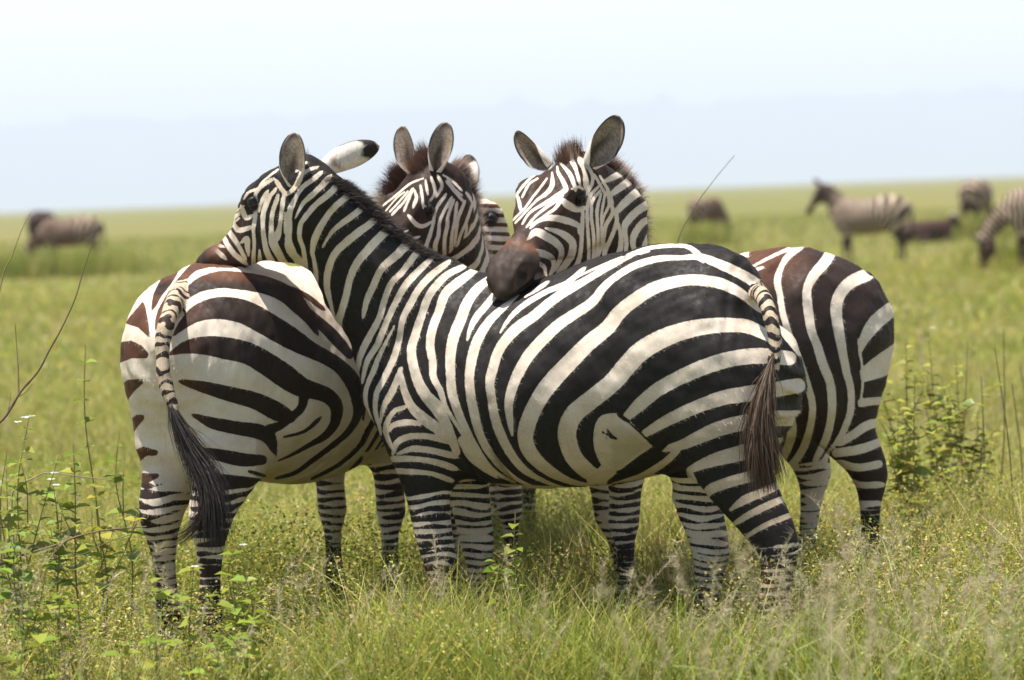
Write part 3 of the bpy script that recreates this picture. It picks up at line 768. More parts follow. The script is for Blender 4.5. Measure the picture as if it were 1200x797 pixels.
# ------------------------------------------------------------------ coat markings, brush strokes (x, y, width) as seen on the flank
A_WHITE = [
 [(374,204,6),(366,211,6),(355,219,6),(348,229,5),(344,239,5),(340,250,6),(339,264,7),(338,280,8),(346,301,8),(355,318,8),(361,332,6)],
 [(384,210,8),(375,220,7),(363,231,7),(354,240,5),(346,256,2)],
 [(397,216,8),(388,225,8),(380,232,8),(370,240,7),(358,254,7),(352,264,6),(351,278,6),(355,290,5.5),(357,303,6),(359,320,6),(362,334,4)],
 [(411,227,8),(400,236,8),(390,245,8),(383,254,8),(375,267,9),(369,280,9),(366,295,6),(368,305,5),(370,320,6),(370,335,7),(373,352,6),(379,374,3)],
 [(431,234,9),(423,245,8),(410,255,8),(399,263,7),(388,273,5),(379,288,3)],
 [(444,252,10),(433,263,9),(423,270,10),(408,282,10),(395,294,9),(388,306,9),(384,320,9),(383,336,8),(386,350,6),(390,366,4),(394,380,2)],
 [(462,264,11),(446,277,11),(432,292,11),(418,309,10),(410,327,9),(406,345,9),(400,366,9),(396,380,10),(399,400,6),(406,414,3)],
 [(480,282,12),(466,298,11),(448,314,9),(438,334,9),(430,352,8),(426,369,5)],
 [(490,294,8),(472,318,8),(458,333,8),(450,354,8),(444,374,8),(430,400,9),(422,418,8),(419,436,4)],
 [(505,304,6),(488,320,9),(474,336,9),(462,358,8),(452,380,8),(442,404,8),(430,424,7),(425,446,4)],
 [(462,382,2),(454,398,4),(444,418,6),(438,434,7),(431,450,6),(428,464,6),(430,478,5),(437,496,3)],
 [(523,309,7),(504,324,9),(490,340,9),(480,358,9),(472,374,8),(468,396,8),(462,418,9),(450,444,8),(441,462,7),(440,482,6),(444,498,5),(446,508,3)],
 [(542,313,7),(524,322,9),(512,334,10),(502,348,10),(494,370,10),(487,392,11),(482,412,12),(488,442,13),(498,462,15),(512,478,17),(521,494,14),(528,510,12),(535,530,10)],
 [(556,317,8),(538,330,12),(522,344,12),(514,366,11),(507,384,11),(504,404,11),(507,424,10),(508,442,9),(516,458,8),(522,476,6),(530,490,5),(540,506,4),(549,522,3)],
 [(542,516,12),(552,534,12),(566,548,8),(580,558,4)],
 [(575,326,9),(560,338,12),(548,354,13),(540,374,14),(532,394,14),(528,414,13),(528,440,12),(530,462,12),(538,486,11),(548,508,10),(558,526,9),(570,544,8),(584,556,5),(602,565,3)],
 [(581,344,8),(568,360,9),(558,372,9),(551,386,6),(548,397,3)],
 [(606,347,3),(586,364,9),(572,378,11),(560,398,13),(554,416,13),(550,442,12),(552,466,12),(556,486,12),(562,508,11),(572,528,10),(588,548,8),(606,562,5),(622,569,3)],
 [(640,332,5),(628,340,5),(615,348,2)],
 [(682,317,6),(664,332,7),(640,342,7),(616,356,7),(598,372,6),(586,390,2)],
 [(740,300,4),(708,316,8),(680,332,10),(650,350,12),(626,370,13),(604,386,14),(586,408,13),(578,430,13),(574,448,12),(576,466,11),(580,490,12),(588,512,12),(600,534,11),(616,552,9),(640,565,5),(658,571,3)],
 [(758,295,3),(728,302,3),(708,310,3),(690,318,3),(676,325,2)],
 [(738,298,4),(764,290,5),(800,288,5),(815,295,7),(820,302,8)],
 [(894,342,8),(886,332,13),(866,320,13),(844,310,12),(820,301,9),(800,302,6),(773,303,8),(747,310,9),(725,322,9),(708,336,10),(696,352,12),(680,364,13),(658,378,14),(638,396,15),(620,416,15),(607,438,14),(600,456,13),(596,474,11),(598,496,8),(600,509,3)],
 [(888,362,6),(874,348,11),(860,339,13),(840,331,14),(812,328,14),(788,331,15),(766,338,16),(746,350,17),(726,366,18),(712,384,19),(690,402,20),(670,422,21),(644,450,22),(628,474,21),(618,498,21),(616,516,20),(624,534,18),(644,552,14),(668,564,8),(690,569,4)],
 [(908,398,12),(880,384,17),(860,381,18),(832,382,20),(804,387,22),(776,397,24),(752,411,25),(735,428,25),(718,448,24),(696,466,24),(674,484,24),(665,502,24),(666,520,23),(674,538,22),(688,552,20),(704,562,16)],
 [(925,420,18),(893,417,20),(860,420,20),(828,429,20),(800,441,19),(772,456,18),(750,474,17),(735,488,11)],
 [(935,452,19),(900,458,20),(872,462,20),(848,466,19),(824,474,17),(800,484,16),(776,496,14),(756,508,10)],
 [(935,490,20),(900,491,20),(868,496,20),(844,502,19),(820,512,17),(800,521,13),(780,526,8),(772,527,4)],
 [(930,522,22),(905,524,22),(880,528,21),(856,534,19),(834,540,16),(812,549,10),(808,553,8),(814,565,7)],
 [(930,540,8),(905,550,12),(880,558,14),(855,565,14),(832,574,13),(826,586,6)],
 [(918,566,9),(896,576,11),(872,586,11),(858,596,5)],
 [(925,582,7),(905,590,9),(880,602,9),(862,613,6)],
 [(928,603,6),(905,612,7),(885,622,6),(870,633,4)],
 [(912,384,7),(926,397,12),(938,412,12)],
 [(730,492,9),(718,490,13),(707,495,16),(703,508,16),(704,524,17),(710,540,16),(716,553,14),(706,564,12)],[(714,546,16),(704,556,16),(694,563,14)],('P',(712,496),(722,488),(731,493),(743,502),(751,508),(759,516),(765,524),(758,530),(748,537),(738,544),(728,550),(719,553),(710,546)),
 ('P',(560,566),(700,572),(760,552),(812,575),(812,640),(560,640)),
 [(724,487,5),(736,494,4),(746,504,4)],
 [(469,435,6),(460,458,9),(450,476,7),(446,494,3)],
 [(469,438,7),(474,458,9),(482,476,11),(496,490,14),(512,502,14),(526,516,9)],
 [(472,478,6),(462,482,6),(454,494,7),(452,506,7),(458,522,5)],
 [(490,496,6),(476,495,8),(462,498,7),(455,505,5)],
 [(526,518,6),(510,513,8),(496,511,8),(478,512,8),(465,519,8),(461,530,5)],
 [(530,534,8),(506,528,8),(484,526,8),(468,531,4)],
 [(530,548,8),(512,542,8),(488,538,7),(462,538,8)],
 [(526,562,7),(505,555,6),(485,553,7),(464,552,7)],
]
A_WHITE += [[(792,530,8),(776,544,9),(754,557,8),(735,566,6)]]
A_BLACK = [[(712,504,2.5),(716,511,5),(722,514,3)],[(706,506,2),(708,508,2)],[(724,486,3),(732,491,5),(737,494,3)],[(738,496,2),(750,507,2.4),(760,517,2.6),(772,527,3)],[(778,520,9),(768,528,11),(752,538,10),(734,551,9),(714,565,5)]]
A_HEAD_W = [
 [(352,206,4),(362,199,4),(371,196,3)],[(349,199,4),(357,192,4)],
 [(300,235,4),(299,254,5),(297,269,4),(298,285,4),(297,303,5),(298,319,6)],
 [(315,232,6),(309,248,6),(308,266,5),(310,283,6),(313,296,7),(320,309,8),(326,319,10)],
 [(325,232,5),(319,251,5),(318,269,6),(320,284,10),(327,298,9),(333,309,9),(339,316,9)],
 [(332,232,5),(330,248,5),(328,264,5),(325,277,8)],
 [(334,251,2.5),(334,271,2.5)],
 [(345,235,6),(339,248,6),(339,266,7),(338,290,8),(348,303,9),(355,313,9),(360,328,6)],
 [(304,293,2),(305,307,6),(310,322,9)],
 [(284,245,5),(288,255,6),(296,253,4)],
 [(274,263,5),(280,270,6),(292,267,5)],
 [(283,284,3),(289,280,7),(290,290,6),(291,298,3)],
 [(267,269,5),(275,281,6),(281,291,5),(287,302,4)],
 [(262,278,5),(268,289,6),(276,299,6),(287,308,5)],
 [(253,293,5),(262,301,5)],[(255,287,4),(261,289,3)],
 [(286,241,2),(273,250,2.4),(260,259,2)],[(285,246,2),(275,253,2.4),(263,262,2)],[(281,251,2),(265,264,2.4)],[(279,257,2.4),(267,266,2.2)],[(275,262,2),(263,272,2.5)],
 [(324,200,2.5),(310,211,2.6),(303,220,2.5)],[(318,211,4),(305,220,4),(298,232,4),(299,245,4)],[(306,220,3),(292,225,3),(287,232,3)],
 [(322,223,4),(313,235,4),(309,246,4)],[(312,227,5),(306,237,4),(304,246,3)],
 [(325,214,5),(331,223,5),(336,227,5),(345,220,5),(354,201,5)],
]
B_BLACK = [
 [(262,304,14),(240,308,13),(228,313,10),(220,320,9),(206,336,8),(194,354,7),(186,370,6),(184,384,5)],
 [(275,308,12),(255,308,12)],
 [(205,318,8),(196,328,13),(185,345,10),(180,359,5)],
 ('P',(168,352),(158,364),(146,379),(162,384),(176,397),(174,378),(171,362)),
 ('P',(134,402),(154,399),(166,405),(175,415),(172,420),(154,420),(134,428)),
 ('P',(138,454),(150,445),(167,444),(168,449),(156,460),(146,475),(138,466)),
 ('P',(150,494),(160,486),(169,486),(169,491),(160,502),(153,513)),
 ('P',(155,529),(168,523),(185,528),(185,534),(172,534),(160,544)),
 ('P',(162,554),(186,555),(187,559),(166,570)),
 [(216,348,8),(232,335,16),(256,328,20),(280,329,21),(310,334,21),(334,344,21),(350,358,20),(361,373,12),(370,388,6)],
 [(340,337,4),(358,346,6),(376,360,6)],
 [(360,363,7),(372,376,12),(385,388,14),(398,402,14),(410,416,10)],
 [(206,390,5),(216,379,12),(232,367,20),(256,361,26),(284,365,28),(308,377,28),(332,391,27),(350,402,24),(366,411,19),(384,420,17),(400,431,17),(413,447,19),(419,466,16),(419,486,11),(409,505,8),(390,522,7),(366,540,6),(346,554,5),(326,560,4)],
 [(201,414,5),(218,407,15),(240,405,22),(264,408,26),(290,414,26),(312,426,27),(334,441,28),(352,453,24),(368,458,20),(384,464,18),(394,476,16),(393,494,12),(382,510,9),(362,522,6),(342,533,4),(326,540,2)],
 [(357,462,12),(353,478,10),(342,489,9)],
 [(216,448,7),(240,454,14),(270,462,18),(300,470,20),(324,482,22),(340,489,14)],
 [(338,492,8),(328,499,10),(316,503,12)],
 [(230,488,6),(250,496,14),(280,502,16),(304,506,18),(316,514,16),(321,527,8)],
 [(240,529,9),(260,534,15),(286,539,16),(307,539,12)],
 [(256,560,10),(280,564,13),(302,566,11)],[(294,553,4),(308,557,4)],
 [(334,512,3),(356,506,4),(371,494,5),(375,490,3)],
 [(368,560,4),(398,544,5),(422,522,6),(436,498,5)],[(410,552,4),(430,530,5),(444,505,4)],
]
E_WHITE = [
 [(884,311,3),(910,298,4),(930,290,5),(948,286,4)],
 [(880,318,4),(892,314,4)],
 [(938,291,5),(924,300,8),(916,312,7),(911,328,9),(914,346,8),(918,370,8),(926,395,8),(932,415,8)],
 [(976,292,13),(966,308,14),(954,322,13),(946,338,11),(946,354,12),(948,370,12),(951,388,11),(958,406,11),(964,426,12),(972,446,11),(975,468,11),(974,490,10),(968,514,10),(956,538,7)],
 [(936,420,8),(946,450,9),(952,474,9),(950,498,9),(942,524,10),(930,542,9),(914,556,6)],
 [(921,450,10),(924,480,12),(928,506,12),(920,532,10),(908,550,5)],
 [(1016,322,16),(998,330,16),(986,342,15),(980,358,15),(981,376,14),(984,394,13),(988,416,11),(992,436,10),(997,456,9),(997,480,9),(989,504,8),(976,524,4)],
 [(1044,363,19),(1026,378,19),(1013,397,13),(1008,412,5)],
 [(1006,400,3),(1009,420,3),(1011,440,3),(1010,460,3),(1007,476,2)],
 [(1056,406,16),(1030,424,16),(1014,436,14)],
 [(1054,422,14),(1036,434,14),(1014,442,12)],
 [(1046,470,12),(1026,470,10),(1010,472,11)],
 [(1042,493,10),(1018,498,12),(1002,508,11),(988,518,8)],
 [(1036,516,10),(1010,526,12),(980,531,11)],
 [(1030,544,10),(1006,548,10),(984,543,9)],[(1030,568,8),(1006,568,8),(986,559,8)],[(1030,590,7),(1006,590,8),(988,582,7)],
 ('P',(895,556),(930,545),(962,540),(975,520),(960,580),(900,600)),
]
C_HEAD_W = [
 [(697,206,3),(703,216,3.5),(709,227,3)],[(704,208,3),(712,222,4),(717,235,4)],
 [(604,230,3),(613,218,3),(625,206,3),(638,199,2)],[(607,232,4),(610,244,4)],
 [(613,229,3),(620,216,3),(630,209,2)],
 [(602,257,2.5),(615,244,2.5),(625,230,2.6),(634,219,3),(641,209,2)],
 [(605,260,2.5),(619,245,2.6),(630,234,3),(640,227,5),(647,217,6),(647,202,2)],
 [(613,261,2.5),(621,249,3),(637,239,4),(650,231,5),(661,224,6),(663,220,6),(659,211,5),(654,202,4),(653,195,2)],
 [(618,265,2.6),(628,253,3),(643,241,4),(657,231,4)],
 [(623,266,2.6),(638,253,3),(650,245,4),(658,235,6),(665,240,9),(675,245,8),(684,244,6)],
 [(656,190,2),(667,203,5),(672,214,5),(674,221,4)],[(669,187,6),(674,196,5),(677,206,4),(679,213,4)],[(679,189,4),(685,201,5),(687,217,7)],
 [(678,185,4),(688,194,5),(694,205,4),(694,215,4),(688,226,4)],[(672,221,3),(680,219.5,3),(688,227,3)],
 [(624,263,3),(638,256,6),(653,256,8),(668,260,8),(678,265,6),(679,272,4)],
 [(620,279,4),(628,272,9),(640,277,10),(652,285,9),(658,294,7),(656,305,6),(650,317,3)],
 [(641,268,3),(655,272,7),(665,278,9),(671,285,9),(670,298,9),(664,308,8),(654,321,6)],
 [(623,294,5),(635,297,9),(646,302,7),(649,310,5),(645,322,4)],
 [(628,308,5),(637,312,5),(640,322,3)],
 [(683,250,4),(682,270,5),(681,290,5),(678,306,6),(671,320,9)],
 [(701,219,3),(691,231,4),(688,249,4),(689,272,4),(690,290,4),(690,315,4)],
 [(702,225,3),(694,236,4),(693,253,4),(695,270,4),(696,284,4),(695,312,4)],
 [(704,229,3),(700,245,4),(700,260,4),(701,276,4),(700,295,4),(696,310,3)],
 [(709,228,3),(705,251,3),(705,268,3),(705,288,3),(702,300,2)],
 [(712,224,4),(714,239,4),(708,253,3),(706,262,2)],
 [(715,234,3),(718,249,5),(710,264,5),(708,274,5),(707,288,3)],
 [(719,245,4),(723,256,5),(720,269,5),(715,281,5),(709,295,6),(708,307,4)],
 [(725,264,4),(727,276,4),(727,290,6),(723,303,7)],
]
C_NECK_W = [[(706,214,3),(718,208,7),(736,199,9)],[(713,230,4),(724,222,8),(746,206,10)],[(762,214,11),(752,222,11),(741,230,10),(730,240,9),(721,250,6)],[(768,234,10),(757,241,10),(746,248,9),(734,261,9),(732,270,6),(734,283,5),(733,300,4)],[(774,250,9),(763,256,8),(752,262,8),(743,276,8),(742,288,6),(746,297,4)],[(780,258,8),(770,266,7),(762,273,6),(755,288,6)],
 [(725,265,4),(728,278,5),(727,292,6),(723,305,6)],[(785,278,8),(775,290,8),(765,310,8)],[(795,300,8),(780,330,8)]]
D_HEAD_W = [
 [(524,214,3),(534,226,3.5),(543,236,3)],[(548,228,4),(555,239,4),(560,254,4)],[(521,206,2.5),(531,213,3),(540,222,3)],
 [(452,247,2),(465,232,2.2),(474,225,2)],[(457,248,2),(469,235,2.5),(478,224,2)],[(461,250,3),(473,237,3),(482,223,2.5)],[(474,246,3),(479,234,3),(484,222,2.5)],
 [(485,241,4),(488,232,4),(486,224,3)],[(496,242,3),(495,231,3.5),(493,219,3)],[(450,240,2.4),(465,228,2.6),(481,215,2.6),(496,209,2)],
 [(501,226,3),(499,213,3)],[(503,237,3),(510,225,4),(506,210,4)],[(514,208,4),(518,218,4),(512,229,3.5)],
 [(480,254,4),(488,263,6),(496,265,5),(506,260,3)],[(497,241,2.6),(509,246.5,2.6)],
 [(521,230,4),(511,245,4),(508,260,4),(504,275,5),(497,295,5)],
 [(528,234,4),(516,257,4),(514,275,5),(510,288,6),(511,303,6)],[(531,236,4),(525,254,4),(524,266,5),(521,281,5),(521,305,5)],
 [(535,240,4),(533,259,4),(530,273,4),(529,288,5),(528,307,5)],[(544,238,4),(537,256,4),(535,269,4),(533,286,3)],
 [(553,241,3.5),(547,259,4),(540,275,4),(535,291,3)],[(547,266,3),(544,288,5),(538,308,5)],[(558,252,4),(555,271,5),(549,294,4)],[(562,280,4),(557,297,5),(552,312,4)],
 [(526,213,4),(533,222,3),(540,228,3)],[(472,290,5),(480,282,5),(490,278,3)],[(462,285,6),(470,275,5),(478,270,2)],
]

def pointed(st, most=8.0):
    """lets the brush lift: ends narrower than most run out to a point"""
    out = []
    for q in st:
        if q[0] == 'P' or len(q) < 2: out.append(q); continue
        q = list(q)
        for e in (0, -1):
            a, b = np.array(q[e][:2], float), np.array(q[1 if e == 0 else -2][:2], float)
            wd = q[e][2]
            if 2.2 < wd <= most:
                p = a + (a - b) / (np.linalg.norm(a - b) + 1e-6) * wd * 1.1
                q.insert(0, (*p, .6)) if e == 0 else q.append((*p, .6))
        out.append(q)
    return out
def thinner(st, f): return [q if q[0] == 'P' else [(x, y, w_ * f) for x, y, w_ in q] for q in st]
A_WHITE, E_WHITE = thinner(A_WHITE, .91), thinner(E_WHITE, .92)
A_HEAD_W, C_HEAD_W, D_HEAD_W = thinner(A_HEAD_W, 1.0), thinner(C_HEAD_W, .98), thinner(D_HEAD_W, .92)
A_WHITE, E_WHITE, B_BLACK = pointed(A_WHITE), pointed(E_WHITE, 9), pointed(B_BLACK, 9)
A_HEAD_W, C_HEAD_W, D_HEAD_W = pointed(A_HEAD_W), pointed(C_HEAD_W), pointed(D_HEAD_W)
# ------------------------------------------------------------------ zebra A : across the middle, chin on the rump of the left one
GRP = 'zebras huddled together in the grass'
yawA = math.radians(155)
pr = at(905, 350, 10.15); hA = np.array([math.cos(yawA), math.sin(yawA), 0])
oA = pr + hA * 0.72; oA[2] = 0
A = Zebra(oA, yawA)
A.torso(px=[(905,354,905,440,.06),(895,331,899,480,.14),(879,307,888,515,.20),(851,291,862,535,.25),(815,284,815,548,.275),(770,289,765,553,.29),(720,304,715,565,.30),
            (670,322,665,571,.305),(620,334,612,571,.30),(575,325,570,562,.28),(535,314,530,548,.245),(500,306,495,532,.21),(470,318,462,515,.17),(450,345,442,490,.13),(441,385,433,455,.08)])
A.head(A.pt(351,203,10.50), A.pt(238,290,10.80), hs=0.97)
A.neck([list(A.pt(475,362,10.62)) + [.20,.17], list(A.pt(446,335,10.60)) + [.195,.14], list(A.pt(415,296,10.57)) + [.165,.115], list(A.pt(388,262,10.54)) + [.148,.098], list(A.pt(364,236,10.52)) + [.128,.088], list(A.pt(350,222,10.50)) + [.105,.08]])
A.updir = np.array([-.3, 0, 1.0])
A.leg(None, .15, zl=.545, px=[(500,440,.14,.07),(497,500,.115,.075),(498,545,.090,.066),(502,585,.072,.055),(508,625,.062,.05),(516,660,.056,.048),(519,690,.040,.038),(522,730,.037,.033),(524,768,.042,.037),(520,785,.036,.034),(517,803,.05,.045)])
A.leg(None, -.14, px=[(505,470,.13,.07),(530,530,.10,.07),(547,570,.075,.058),(555,610,.062,.05),(560,640,.056,.048),(561,665,.040,.037),(562,700,.036,.033),(562,735,.041,.037),(558,752,.036,.034),(554,768,.05,.045)])
A.leg(None, .14, zl=.385, px=[(855,420,.14,.085),(850,470,.15,.10),(848,505,.148,.10),(856,540,.130,.088),(876,578,.100,.070),(896,610,.082,.058),(911,638,.068,.050),(912,668,.054,.043),(905,705,.044,.039),(899,750,.042,.038),(891,775,.037,.034),(884,797,.052,.046)])
A.leg(None, -.15, px=[(886,430,.14,.085),(868,490,.15,.10),(836,545,.12,.085),(818,580,.085,.064),(826,615,.068,.052),(833,645,.062,.046),(830,680,.046,.039),(826,720,.039,.035),(822,755,.042,.038),(816,775,.036,.034),(810,790,.05,.045)])
A.tail([list(A.pt(880,338,10.26)) + [.020,.020], list(A.pt(892,346,10.03)) + [.025,.025], list(A.pt(903,370,9.945)) + [.0225,.0225], list(A.pt(908,400,9.92)) + [.0215,.0215], list(A.pt(907,425,9.91)) + [.020,.020], list(A.pt(901,455,9.90)) + [.014,.014]])

def brownA(V, p2, lab):
    return np.clip((p2[:, 1] > 660) * 0.4, 0, 1) + np.clip((300 - p2[:, 0]) / 40, 0, 1) * 0.5 * (lab == 2)
def postA(z, V, N, p2, lab, coat, tint, bro, dirt_shade):
    dirt_shade += np.clip((p2[:, 1] - 440) / 110, 0, .6) * (lab == 0) + 0.2 * (lab == 1)  # shade of the lower flank and belly painted in as tan
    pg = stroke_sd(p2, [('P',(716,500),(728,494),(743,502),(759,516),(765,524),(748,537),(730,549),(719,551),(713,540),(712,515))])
    m = np.clip(-pg / 6, 0, 1) * (coat > 0) * .7; tint[:, :3] = np.where(m[:, None] > 0, (.40, .33, .235), tint[:, :3]); tint[:, 3] = np.maximum(tint[:, 3], m)  # shade of the down-facing belly fold, painted in as darker tan
eA = [(A.H(-.02, .062, -.055), A.R.T @ np.array([-.02, -.12, 1.0]), A.R.T @ np.array([-.25, -1, 0.05]), .168, .088),
      (A.H(-.05, -.055, -.02), A.R.T @ np.array([.85, .25, .38]), A.R.T @ np.array([.3, .9, .4]), .20, .088)]
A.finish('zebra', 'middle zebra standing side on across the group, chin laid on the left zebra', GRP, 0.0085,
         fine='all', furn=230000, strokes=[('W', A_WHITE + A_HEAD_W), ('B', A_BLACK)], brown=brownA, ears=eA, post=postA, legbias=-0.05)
A.mane(26000, .016, .036, (.012,.009,.008), (.03,.022,.018), spread=.016, back=.25, t0=.10, t1=1.0, seed=2, striped=False, forelock=500)
A.tuft([A.pt(907,412,9.90), A.pt(900,440,9.87), A.pt(893,480,9.86), A.pt(892,520,9.86), A.pt(897,568,9.88)], 4200, .013, .027, (.17,.125,.085), (.075,.040,.024), ln=(.4,.85), seed=5)

# ------------------------------------------------------------------ zebra B : left, seen from behind
yawB = math.radians(61)
tb = at(194, 345, 10.50); hB = np.array([math.cos(yawB), math.sin(yawB), 0])
oB = tb + hB * 0.72; oB[2] = 0
B = Zebra(oB, yawB, 1.0)
B.torso([(x, t, b - .05 * math.exp(-((x - .0) / .35) ** 2), w_ * (1.10 if x < .3 else 1.0)) for x, t, b, w_ in TORSO])
B.head(B.pt(528,222,11.60), B.pt(528,222,11.60) + B.R.T @ np.array([.33,.26,-.32]), hs=.98)
w0 = B.loc(oB)
B.neck([[.44,0,1.02,.20,.15],[.55,0,1.12,.18,.125],list(B.pt(478,262,11.35)) + [.15,.10],list(B.pt(500,240,11.46)) + [.135,.09],list(B.pt(520,230,11.55)) + [.115,.082]])
B.updir = np.array([-.4, 0, 1.0])
B.leg(FRONT, .13, .02); B.leg(FRONT, -.13, -.04); HB = [(x, q, a * (1.22 if .30 < q < .75 else 1.05), b * (1.2 if .30 < q < .75 else 1.05)) for x, q, a, b in HIND]
B.leg(HB, .135, .0, zl=.58); B.leg(HB, -.095, -.12, zl=.58)
B.tail([list(B.pt(222,336,10.66)) + [.03,.03], list(B.pt(208,348,10.50)) + [.029,.029], list(B.pt(196,376,10.37)) + [.025,.025], list(B.pt(190,400,10.35)) + [.0235,.0235], list(B.pt(191,430,10.33)) + [.022,.022], list(B.pt(197,458,10.32)) + [.021,.021], list(B.pt(204,480,10.31)) + [.015,.015]])
def brownB(V, p2, lab):
    b = np.clip((262 - p2[:, 0]) / 60, 0, 1) * 0.85 * (p2[:, 1] > 345) + np.clip((338 - p2[:, 1]) / 16, 0, 1)
    b = np.maximum(b, np.clip((p2[:, 0] - 340) / 20, 0, 1) * np.clip((380 - p2[:, 1]) / 30, 0, 1))
    b = b * np.clip((575 - p2[:, 1]) / 20, 0, 1) * (.78 + .22 * np.sin(V[:, 0] * 31 + V[:, 2] * 17) * np.sin(V[:, 1] * 23 + 1))
    return np.clip(np.maximum(b, .10), 0, 1)
def postB(z, V, N, p2, lab, coat, tint, bro, dirt_shade):
    dirt_shade += np.clip((p2[:, 1] - 470) / 90, 0, .5) * (p2[:, 0] > 300) * (lab == 0)  # white turns tan down the flank
eB = [(B.H(.0, .06, .02), B.R.T @ np.array([-.95, .1, .50]), B.R.T @ np.array([-.2, 1, .1]), .17, .085), (B.H(.0, -.06, .02), B.R.T @ np.array([.12, .75, .55]), B.R.T @ np.array([.3, 1, 0]), .165, .085)]
B.genbody = lambda V, lab, p2: (lab == 1) | (lab == 2) | ((lab == 0) & (p2[:, 0] > 425))
B.finish('zebra', 'left zebra of the group seen from behind, rump and hanging tail towards the viewer', GRP, 0.0085,
         strokes=[('B', B_BLACK)], base='white', brown=brownB, furn=170000, tailbias=.30, ears=eB, post=postB)
B.mane(20000, .04, .07, (.06,.028,.018), (.09,.045,.03), spread=.014, back=.2, t0=.2, seed=4, forelock=200)
B.tuft([B.pt(195,450,10.32), B.pt(205,488,10.30), B.pt(225,530,10.29), B.pt(247,575,10.27), B.pt(252,640,10.26)], 2000, .010, .028, (.06,.05,.043), (.02,.013,.010), ln=(.35,.8), seed=6)
B.tuft([B.pt(232,535,10.27), B.pt(240,575,10.25), B.pt(238,603,10.24), B.pt(222,622,10.24), B.pt(202,634,10.25)], 160, .006, .016, (.05,.03,.02), (.03,.016,.011), ln=(.6,1.0), seed=16)

# ------------------------------------------------------------------ zebra E : right, behind A, head C over A's back
yawE = math.radians(211)
hE = np.array([math.cos(yawE), math.sin(yawE), 0])
oE = at(985, 600, 11.5) + hE * 0.56; oE[2] = 0
E = Zebra(oE, yawE, .965)
E.torso()
E.head(E.pt(669,197,10.72), E.pt(581,296,10.31), hs=1.03, lean=0.0)
E.neck([[.43,0,.98,.19,.15],[.55,0,1.08,.175,.125],list(E.pt(714,274,10.93)) + [.155,.105],list(E.pt(699,240,10.84)) + [.138,.098],list(E.pt(684,217,10.77)) + [.115,.088]])
E.updir = np.array([-.5, 0, .8])
E.leg(FRONT, .13, .03); E.leg(FRONT, -.13, -.17); E.leg(HIND, .14, -.02, zl=.36); E.leg(HIND, -.14, .08, zl=.5)
E.tail([[-.70,0,1.13,.03,.03],[-.735,-.04,1.08,.03,.03],[-.74,-.09,.98,.026,.026],[-.72,-.11,.85,.02,.02]])
eE = [(E.H(.0, .065, .015), E.R.T @ np.array([.62, -.12, .80]), E.R.T @ np.array([.35, -1, -.15]), .185, .105),
      (E.H(.0, -.065, .015), E.R.T @ np.array([-.72, .12, .62]), E.R.T @ np.array([-.55, -.75, -.35]), .165, .085)]
def brownE(V, p2, lab):
    return np.clip(np.clip((350 - p2[:, 1]) / 40, 0, 1) * np.clip((960 - p2[:, 0]) / 50, 0, 1) * (p2[:, 0] > 860) * .6 + .12 + .12 * (lab == 2), 0, 1)
E.genbody = lambda V, lab, p2: ((lab == 0) & (p2[:, 0] < 878) & (p2[:, 0] > 770))
E.finish('zebra', 'right zebra of the group, its head with spread ears laid over the middle one', GRP, 0.0085,
         strokes=[('W', E_WHITE + C_NECK_W + C_HEAD_W)], brown=brownE, furn=150000, ears=eE)
E.mane(26000, .035, .058, (.085,.045,.032), (.22,.125,.09), spread=.016, back=.15, t0=.25, seed=7, forelock=1400)

# ------------------------------------------------------------------ zebra D : behind, between the two heads
yawD = math.radians(262)
hD = np.array([math.cos(yawD), math.sin(yawD), 0])
oD = at(553, 400, 11.62) - hD * 0.44; oD[2] = 0
D = Zebra(oD, yawD, .93)
D.torso()
D.head(D.pt(502,204,11.10), D.pt(412,334,10.90), hs=.93)
D.neck([[.40,0,.96,.18,.14],[.50,0,1.05,.165,.12],list(D.pt(529,285,11.30)) + [.14,.10],list(D.pt(521,250,11.22)) + [.125,.092],list(D.pt(509,224,11.14)) + [.105,.082]])
D.updir = np.array([-.6, 0, .7])
D.leg(FRONT, .115, .0); D.leg(FRONT, -.115, -.05); D.leg(HIND, .045, -.02); D.leg(HIND, -.075, .06)
D.tail([[-.66,0,1.08,.03,.03],[-.73,0,1.04,.03,.03],[-.76,0,.95,.025,.025],[-.76,0,.8,.018,.018]])
eD = [(D.H(.0, .058, .015), D.R.T @ np.array([.26, -.10, 1.0]), D.R.T @ np.array([-.02, -1, 0.05]), .168, .082),
      (D.H(.0, -.058, .015), D.R.T @ np.array([-.34, .05, 1.0]), D.R.T @ np.array([-.55, -.9, 0.0]), .165, .082)]
D.genbody = lambda V, lab, p2: (lab == 0) | (lab == 1)
D.finish('zebra', 'rear zebra with upright ears, mostly hidden, its face behind the middle one\'s neck', GRP, 0.0085,
         strokes=[('W', D_HEAD_W)], furn=90000, ears=eD, dark=.15)
D.mane(26000, .045, .075, (.085,.045,.032), (.22,.12,.085), spread=.015, back=.15, t0=.25, seed=8, forelock=1400)
